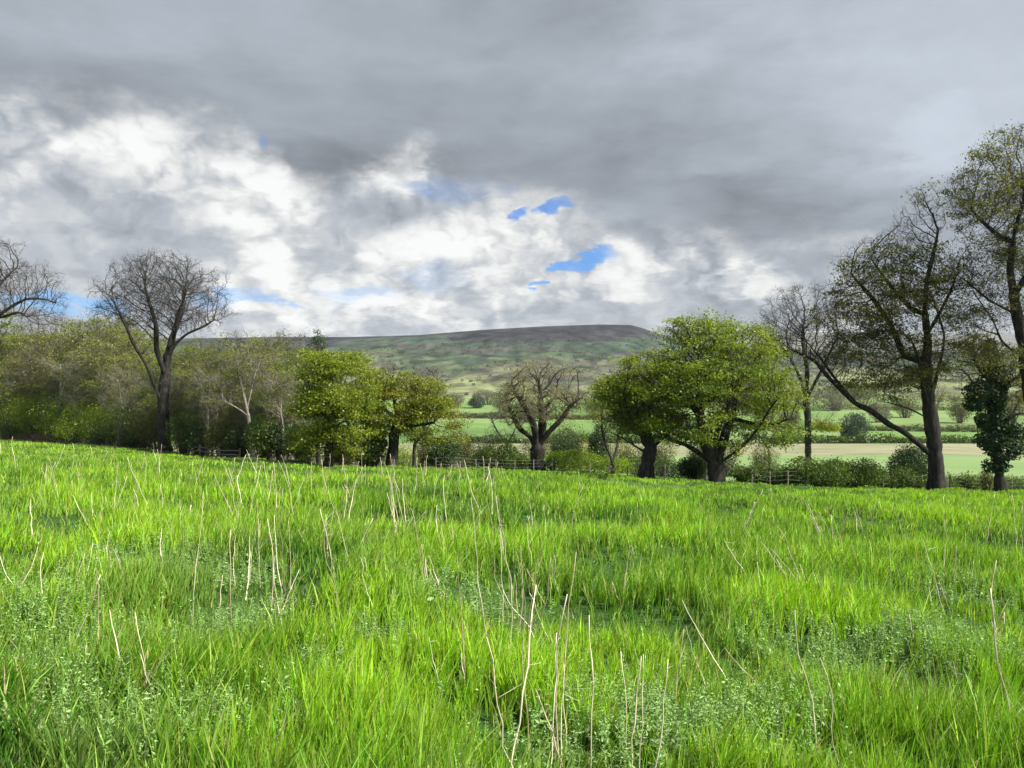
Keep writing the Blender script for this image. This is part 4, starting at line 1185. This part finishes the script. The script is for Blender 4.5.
    u = np.concatenate([rng.uniform(-.5, .8, n // 2), rng.uniform(.2, .8, n // 2)]); Y = np.concatenate([rng.uniform(1120, 2250, n // 2), rng.uniform(1000, 1700, n // 2)])
    X = u * Y; keep = (fbm(X / 160, Y / 160, 41, 3) > .50)
    X, Y = X[keep], Y[keep]; Z = ground(X, Y)
    for x, y, z in zip(X, Y, Z):
        r = rng.uniform(3, 7)
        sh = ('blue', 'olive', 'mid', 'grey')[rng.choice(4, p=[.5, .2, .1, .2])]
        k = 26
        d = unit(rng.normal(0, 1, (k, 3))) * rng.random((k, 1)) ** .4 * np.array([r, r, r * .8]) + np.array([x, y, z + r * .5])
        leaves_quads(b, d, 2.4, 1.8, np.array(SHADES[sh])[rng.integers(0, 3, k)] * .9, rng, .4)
    tag(obj('hillside_scrub', b.mesh('hillside_scrub', M_LEAF)), 'scattered scrub and small woods on the far hillside', 'scrub', kind='stuff')

# ------------------------------------------------------------------ fences
def box(b, c, s, rot=0.0):
    x, y, z = s
    v = np.array([[i * x, j * y, k * z] for i in (-.5, .5) for j in (-.5, .5) for k in (-.5, .5)])
    ca, sa = math.cos(rot), math.sin(rot)
    v = np.stack([v[:, 0] * ca - v[:, 1] * sa, v[:, 0] * sa + v[:, 1] * ca, v[:, 2]], -1) + np.array(c)
    b.add(v, [[0, 1, 3, 2], [4, 6, 7, 5], [0, 4, 5, 1], [2, 3, 7, 6], [0, 2, 6, 4], [1, 5, 7, 3]])

def fence(name, pts, nposts, h, label, rails=(), wires=(), post=.09, rail=(.05, .1), seed=1):
    rng = np.random.default_rng(seed)
    P = []
    for i in range(nposts):
        f = i / (nposts - 1); px = np.interp(f, np.linspace(0, 1, len(pts)), [p[0] for p in pts]); Y = np.interp(f, np.linspace(0, 1, len(pts)), [p[1] for p in pts])
        P.append(at_px(px, Y))
    P = np.array(P); o = P[nposts // 2]
    t = thing(name, tuple(o), label, 'fence')
    for p in P:
        b = Buf(); hh = h * rng.uniform(.94, 1.06)
        q = p - o
        box(b, (q[0], q[1], q[2] + hh / 2 - .15), (post, post, hh + .3), rng.uniform(0, .4))
        box(b, (q[0], q[1], q[2] + hh + .012), (post * .7, post * .7, .02), 0)
        obj('post', b.mesh('post', M_WOOD), t)
    for zz in rails:
        b = Buf()
        for a, c in zip(P[:-1], P[1:]):
            off = np.array([0, -post * .5 - rail[0] * .5 - .004, zz])
            a2, c2 = a - o + off, c - o + off
            dvec = c2 - a2; n = unit(np.cross(dvec, [0, 0, 1])) * rail[0] / 2; up = np.array([0, 0, rail[1] / 2])
            e = dvec * .008
            b.add([a2 + e - n - up, a2 + e + n - up, a2 + e + n + up, a2 + e - n + up, c2 - e - n - up, c2 - e + n - up, c2 - e + n + up, c2 - e - n + up], [[0, 1, 2, 3], [4, 7, 6, 5], [0, 4, 5, 1], [1, 5, 6, 2], [2, 6, 7, 3], [3, 7, 4, 0]])
        obj('rail', b.mesh('rail', M_WOOD), t)
    for zz in wires:
        b = Buf()
        for a, c in zip(P[:-1], P[1:]):
            off = np.array([0, -post * .5 - .006, zz]); a2, c2 = a - o + off, c - o + off
            w = .0022
            b.add([a2 + [0, -w, -w], a2 + [0, w, -w], a2 + [0, 0, w], c2 + [0, -w, -w], c2 + [0, w, -w], c2 + [0, 0, w]], [[0, 1, 4, 3], [1, 2, 5, 4], [2, 0, 3, 5]])
        obj('wire', b.mesh('wire', M_WIRE), t)

def build_fences():
    E = lambda px: float(edge_y((px - CX) / F))
    fence('rail_fence', [(188, E(188) + 1), (200, E(200) + .2), (240, E(240) + .4)], 5, 1.05, 'low grey wooden rail fence at the wood edge right of the bare ash', rails=(.5, .85), post=.10, rail=(.05, .08), seed=2)
    fence('wire_fence', [(p, E(p) + .6) for p in (436, 500, 560, 620, 680, 706)], 17, 1.0, 'post and wire fence along the meadow foot left of the big oak', wires=(.35, .65, .92), post=.07, seed=3)
    fence('wire_fence', [(p, E(p) + .6) for p in (752, 800, 870, 922)], 9, .95, 'post and wire fence in front of the hedge right of the big oak', wires=(.35, .65, .92), post=.07, seed=4)
    fence('wire_fence', [(p, E(p) + .6) for p in (950, 1000, 1060)], 6, 1.0, 'post and wire fence by the foot of the ivy clad tree', wires=(.35, .65, .92), post=.07, seed=5)
    fence('wire_fence', [(p, E(p) + .3) for p in (54, 90, 118)], 6, 1.0, 'row of short fence posts at the upper left field edge', wires=(.5, .9), post=.12, seed=6)

# ------------------------------------------------------------------ sky
SUN_EL, SUN_AZ = 42.0, 111.0      # degrees; azimuth clockwise from the view direction
def build_sky():
    w = bpy.data.worlds.new('World'); SC.world = w; w.use_nodes = True
    nt = w.node_tree; N, L = nt.nodes, nt.links; N.clear()
    def val(sock, q):
        if isinstance(q, (int, float)): sock.default_value = q
        elif isinstance(q, tuple): sock.default_value = q
        else: L.new(q, sock)
    def M(op, a, b=0.0, c=None, clamp=False):
        k = N.new('ShaderNodeMath'); k.operation = op; k.use_clamp = clamp
        val(k.inputs[0], a); val(k.inputs[1], b)
        if c is not None: val(k.inputs[2], c)
        return k.outputs[0]
    def VM(op, a, b):
        k = N.new('ShaderNodeVectorMath'); k.operation = op; val(k.inputs[0], a); val(k.inputs[1], b); return k.outputs[0]
    def comb(x, y, z=0.0):
        k = N.new('ShaderNodeCombineXYZ'); val(k.inputs[0], x); val(k.inputs[1], y); val(k.inputs[2], z); return k.outputs[0]
    def noise(vec, scale, detail=6, rough=.55, dist=0.0):
        k = N.new('ShaderNodeTexNoise'); k.inputs['Scale'].default_value = scale; k.inputs['Detail'].default_value = detail
        k.inputs['Roughness'].default_value = rough; k.inputs['Distortion'].default_value = dist
        L.new(vec, k.inputs['Vector']); return k.outputs[0], k.outputs[1]
    def ss(x, a, b, lo=0.0, hi=1.0):
        k = N.new('ShaderNodeMapRange'); k.interpolation_type = 'SMOOTHSTEP'
        val(k.inputs[0], x); k.inputs[1].default_value = a; k.inputs[2].default_value = b; k.inputs[3].default_value = lo; k.inputs[4].default_value = hi
        return k.outputs[0]
    def mixc(f, a, b):
        k = N.new('ShaderNodeMix'); k.data_type = 'RGBA'; val(k.inputs[0], f); val(k.inputs[6], a); val(k.inputs[7], b); return k.outputs[2]
    tc = N.new('ShaderNodeTexCoord'); d = tc.outputs['Generated']
    sx = N.new('ShaderNodeSeparateXYZ'); L.new(d, sx.inputs[0])
    deg = 180 / math.pi
    az = M('MULTIPLY', M('ARCTAN2', sx.outputs[0], sx.outputs[1]), deg)
    el = M('MULTIPLY', M('ARCSINE', sx.outputs[2]), deg)
    def AE(px, row):
        a = math.atan((px - CX) / F)
        return math.degrees(a), math.degrees(math.atan((CY - row) / F * math.cos(a)))
    # noise domain: a cloud layer seen in perspective
    k = M('ADD', M('MAXIMUM', sx.outputs[2], 0.0), .16)
    pl = comb(M('DIVIDE', sx.outputs[0], k), M('DIVIDE', sx.outputs[1], k), 3.7)
    # warp
    wn = noise(pl, 2.2, 5, .6)[1]
    wv = VM('SUBTRACT', wn, (.5, .5, .5))
    sw = N.new('ShaderNodeSeparateXYZ'); L.new(wv, sw.inputs[0])
    dn = noise(VM('MULTIPLY', d, (1.0, 1.0, 1.7)), 9.0, 8, .6)[1]
    sd = N.new('ShaderNodeSeparateXYZ'); L.new(VM('SUBTRACT', dn, (.5, .5, .5)), sd.inputs[0])
    A = M('ADD', az, M('ADD', M('MULTIPLY', sw.outputs[0], 7), M('MULTIPLY', sd.outputs[0], 9)))
    E = M('ADD', el, M('ADD', M('MULTIPLY', sw.outputs[1], 4), M('MULTIPLY', sd.outputs[1], 6)))
    def blob(px, row, rx, ry, soft=1.0, a=None, e=None):
        a0, e0 = AE(px, row); kx = rx / F * deg; ky = ry / F * deg
        u = M('DIVIDE', M('SUBTRACT', a or A, a0), kx); v = M('DIVIDE', M('SUBTRACT', e or E, e0), ky)
        r2 = M('ADD', M('MULTIPLY', u, u), M('MULTIPLY', v, v))
        return ss(r2, 1 + .7 * soft, max(.02, 1 - .8 * soft))
    def mx(l):
        o = l[0]
        for q in l[1:]: o = M('MAXIMUM', o, q)
        return o
    # dark deck lower boundary, as a curve of azimuth
    fc = N.new('ShaderNodeFloatCurve'); cu = fc.mapping.curves[0]
    pts = [(-200, 120), (0, 118), (100, 125), (190, 130), (260, 170), (310, 205), (360, 190), (420, 170), (470, 205), (540, 205), (600, 232), (680, 245), (760, 262), (830, 265), (900, 285), (1024, 300), (1300, 300)]
    cps = sorted((AE(p, r)[0], AE(p, r)[1]) for p, r in pts)
    while len(cu.points) < len(cps): cu.points.new(.5, .5)
    for cp, (a, e) in zip(cu.points, cps):
        cp.location = ((a + 60) / 120, e / 40); cp.handle_type = 'AUTO'
    fc.mapping.use_clip = True; fc.mapping.update()
    L.new(M('DIVIDE', M('ADD', A, 60), 120, clamp=True), fc.inputs['Value'])
    lim = M('MULTIPLY', fc.outputs[0], 40)
    deck = ss(M('SUBTRACT', E, lim), -1.0, 2.6)
    # deck tone: broad soft layers, streaked along the wind
    n1 = noise(pl, 1.1, 7, .55)[0]; n2 = noise(VM('MULTIPLY', d, (1, 1, 1.7)), 3.4, 8, .58)[0]
    n3 = noise(VM('MULTIPLY', VM('ADD', d, VM('MULTIPLY', wv, (.12, .12, .06))), (1, 1, 3.0)), 8.0, 8, .6)[0]
    def dev(n, k): return M('MULTIPLY', M('SUBTRACT', n, .5), k)
    tone = M('ADD', M('ADD', .365, dev(n1, .22)), M('ADD', dev(n2, .33), dev(n3, .17)))
    A2 = M('ADD', az, M('ADD', M('MULTIPLY', sw.outputs[0], 12), M('MULTIPLY', dev(n3, 1), 6))); E2 = M('ADD', el, M('ADD', M('MULTIPLY', sw.outputs[1], 6), M('MULTIPLY', dev(n3, 1), 4)))
    bright = mx([M('MULTIPLY', blob(760, 5, 130, 60, 1.2, A2, E2), .14), M('MULTIPLY', blob(1010, 60, 240, 120, 1.2, A2, E2), .20), M('MULTIPLY', blob(640, 90, 240, 60, 1.2, A2, E2), .06), M('MULTIPLY', blob(960, 130, 70, 30, 1.2, A2, E2), .26), M('MULTIPLY', blob(60, 20, 300, 90, 1.2, A2, E2), .06), M('MULTIPLY', blob(660, 205, 60, 22, 1.2, A2, E2), .08), M('MULTIPLY', blob(728, 12, 50, 16, 1.2, A2, E2), .16), M('MULTIPLY', blob(930, 250, 90, 30, 1.2, A2, E2), .08)])
    darker = mx([M('MULTIPLY', blob(310, 175, 80, 42, 1.2, A2, E2), .09), M('MULTIPLY', blob(480, 130, 180, 60, 1.2, A2, E2), .06), M('MULTIPLY', blob(760, 215, 190, 40, 1.2, A2, E2), .07), M('MULTIPLY', blob(150, 95, 220, 34, 1.2, A2, E2), .06)])
    tone = M('SUBTRACT', M('ADD', tone, bright), darker)
    deckc = VM('MULTIPLY', comb(tone, tone, tone), (.885, .985, 1.15))
    # cumulus below the deck: crisp white heads over blue grey bodies, lit from above right
    cv = VM('ADD', VM('MULTIPLY', d, (1.0, 1.0, 1.22)), VM('MULTIPLY', wv, (.06, .06, .06)))
    cw = VM('ADD', cv, VM('MULTIPLY', VM('SUBTRACT', noise(cv, 11, 4, .6)[1], (.5, .5, .5)), (.04, .04, .04)))
    def billow(vec):
        """rounded heads with creases between them"""
        o = None
        for sc, am in ((5.5, .95), (12.0, .62), (27.0, .32), (62.0, .17)):
            q = M('MULTIPLY', M('ABSOLUTE', M('SUBTRACT', noise(vec, sc, 0, .5)[0], .5)), am * 2)
            o = q if o is None else M('ADD', o, q)
        return o
    bl0 = billow(cw); bl1 = billow(VM('ADD', cw, (.012, 0, .022)))
    f0 = noise(cv, 6.0, 8, .545)[0]
    g0 = noise(VM('ADD', cv, (4.1, 2.0, 1.3)), 17.0, 8, .55)[0]
    lit = M('MULTIPLY', M('SUBTRACT', bl0, bl1), 1.15)
    up = mx([M('MULTIPLY', blob(240, 175, 60, 60, 1.2), .22), M('MULTIPLY', blob(110, 160, 120, 32, 1.2), .14), M('MULTIPLY', blob(405, 170, 26, 32, 1.1), .30), M('MULTIPLY', blob(470, 235, 110, 34, 1.2), .10),
             M('MULTIPLY', blob(300, 290, 120, 20, 1.2), .12), M('MULTIPLY', blob(760, 285, 80, 18, 1.2), .22), M('MULTIPLY', blob(640, 262, 60, 18, 1.2), .14), M('MULTIPLY', blob(735, 300, 22, 10, 1.0), .26), M('MULTIPLY', blob(300, 312, 80, 18, 1.2), .22), M('MULTIPLY', blob(440, 310, 110, 15, 1.2), .18), M('MULTIPLY', blob(560, 290, 80, 18, 1.2), .16), M('MULTIPLY', blob(420, 245, 60, 20, 1.2), .16), M('MULTIPLY', blob(520, 250, 40, 26, 1.2), .16)])
    dn_ = mx([M('MULTIPLY', blob(60, 245, 170, 46, 1.2), .12), M('MULTIPLY', blob(330, 245, 60, 24, 1.2), .12), M('MULTIPLY', blob(670, 315, 100, 16, 1.2), .26), M('MULTIPLY', blob(850, 285, 100, 26, 1.2), .08)])
    head = M('SUBTRACT', M('ADD', M('ADD', f0, M('MULTIPLY', M('SUBTRACT', bl0, .42), .38)), M('ADD', up, M('MULTIPLY', M('SUBTRACT', g0, .5), .22))), dn_)
    alpha = ss(head, .43, .77)
    body = M('ADD', .53, M('ADD', dev(f0, .5), M('MULTIPLY', lit, .35)))
    white = M('MINIMUM', M('ADD', .88, M('ADD', M('MULTIPLY', lit, .8), dev(g0, .15))), .96)
    cum = M('ADD', body, M('MULTIPLY', alpha, M('SUBTRACT', white, body)))
    cum = M('MINIMUM', M('MAXIMUM', cum, .33), .96)
    cumc = VM('MULTIPLY', comb(cum, cum, cum), mixc(ss(cum, .35, .85), (.90, .99, 1.14, 1), (.99, 1.0, 1.02, 1)))
    # blue gaps
    soft = M('ADD', dev(f0, 1.2), dev(g0, 1.7))
    gaps = mx([blob(72, 299, 50, 17, 1.0), blob(525, 214, 13, 11, 1.2), blob(556, 207, 14, 10, 1.2), blob(590, 260, 26, 11, 1.2), blob(545, 279, 20, 5, 1.2), blob(252, 299, 24, 8, 1.1), M('MULTIPLY', blob(252, 134, 9, 7, 1.2), .7), M('MULTIPLY', blob(350, 300, 46, 11, 1.2), .55), M('MULTIPLY', blob(455, 188, 60, 13, 1.2), .36), M('MULTIPLY', blob(205, 302, 30, 10, 1.1), .6), M('MULTIPLY', blob(430, 275, 30, 10, 1.2), .32)])
    gaps = ss(M('MULTIPLY', gaps, M('SUBTRACT', 1.0, M('MULTIPLY', soft, 1.3))), .05, 1.15)
    behind = M('MULTIPLY', ss(M('ABSOLUTE', az), 60, 85), ss(noise(pl, 1.3, 7, .55)[0], .52, .60))
    gaps = M('MAXIMUM', gaps, behind)
    sky = N.new('ShaderNodeTexSky'); sky.sky_type = 'NISHITA'; sky.sun_disc = False
    sky.sun_elevation = math.radians(SUN_EL); sky.sun_rotation = math.radians(SUN_AZ); sky.air_density = 1.0; sky.dust_density = .6; sky.ozone_density = 2.0
    b1 = N.new('ShaderNodeBackground'); b1.inputs[1].default_value = SKY_STR; L.new(VM('MULTIPLY', sky.outputs[0], (.36, .74, 1.25)), b1.inputs[0])
    cc = mixc(deck, cumc, deckc)
    # cloud outside the view, overhead, aside and behind, brightened as added fill light
    fill_lift = M('ADD', 1.0, M('MULTIPLY', M('MAXIMUM', ss(el, 34, 62), ss(M('ABSOLUTE', az), 55, 95)), 1.3))
    cc = VM('MULTIPLY', cc, comb(fill_lift, fill_lift, M('MULTIPLY', fill_lift, .97)))
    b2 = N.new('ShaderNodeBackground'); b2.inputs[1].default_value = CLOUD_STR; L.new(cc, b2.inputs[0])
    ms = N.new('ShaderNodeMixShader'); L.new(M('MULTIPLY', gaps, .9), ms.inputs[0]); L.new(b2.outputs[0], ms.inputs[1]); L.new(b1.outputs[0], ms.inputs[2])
    o = N.new('ShaderNodeOutputWorld'); L.new(ms.outputs[0], o.inputs[0])

EXPO = 1.25
CLOUD_STR = 1.0 * 2 ** -EXPO
SKY_STR = .055
build_sky()
sun = bpy.data.lights.new('sun', 'SUN'); sun.energy = 5.0; sun.angle = math.radians(4); sun.color = (1, .95, .86)
so = bpy.data.objects.new('sun', sun); COL.objects.link(so)
so.rotation_euler = (math.radians(90 - SUN_EL), 0, math.radians(180 - SUN_AZ))

build_grass(); build_weeds(); build_stalks()
build_trees(); build_wood(); build_shrubs(); build_fences()

def build_haze(density):
    b = Buf(); box(b, (0, 2600, 130), (15000, 5400, 380))
    m, nt, N, L = mat('haze')
    v = N.new('ShaderNodeVolumePrincipled'); v.inputs['Color'].default_value = (.86, .92, 1, 1); v.inputs['Density'].default_value = density
    o = N.new('ShaderNodeOutputMaterial'); L.new(v.outputs[0], o.inputs['Volume'])
    tag(obj('haze', b.mesh('haze', m)), 'thin blue haze over the valley', 'haze', kind='stuff')
HAZE = 0.00003
if HAZE: build_haze(HAZE)

cam = bpy.data.cameras.new('camera'); co = bpy.data.objects.new('camera', cam); COL.objects.link(co)
co.location = (0, 0, EYE); co.rotation_euler = (math.radians(90), 0, 0)
cam.sensor_fit = 'HORIZONTAL'; cam.sensor_width = 36; cam.lens = 36 * F / 1024; cam.clip_end = 20000; cam.clip_start = .05
SC.camera = co
SC.view_settings.view_transform = 'Standard'; SC.view_settings.look = 'None'; SC.view_settings.exposure = EXPO; SC.view_settings.gamma = 1
SC.view_settings.use_curve_mapping = False
SC.cycles.max_bounces = 6; SC.cycles.diffuse_bounces = 3; SC.cycles.transmission_bounces = 4; SC.cycles.glossy_bounces = 2; SC.cycles.volume_bounces = 0
SC.cycles.use_denoising = True
SC.cycles.denoiser = 'OPENIMAGEDENOISE'
SC.cycles.denoising_prefilter = 'ACCURATE'
SC.cycles.denoising_input_passes = 'RGB_ALBEDO_NORMAL'
SC.cycles.pixel_filter_type = 'BLACKMAN_HARRIS'
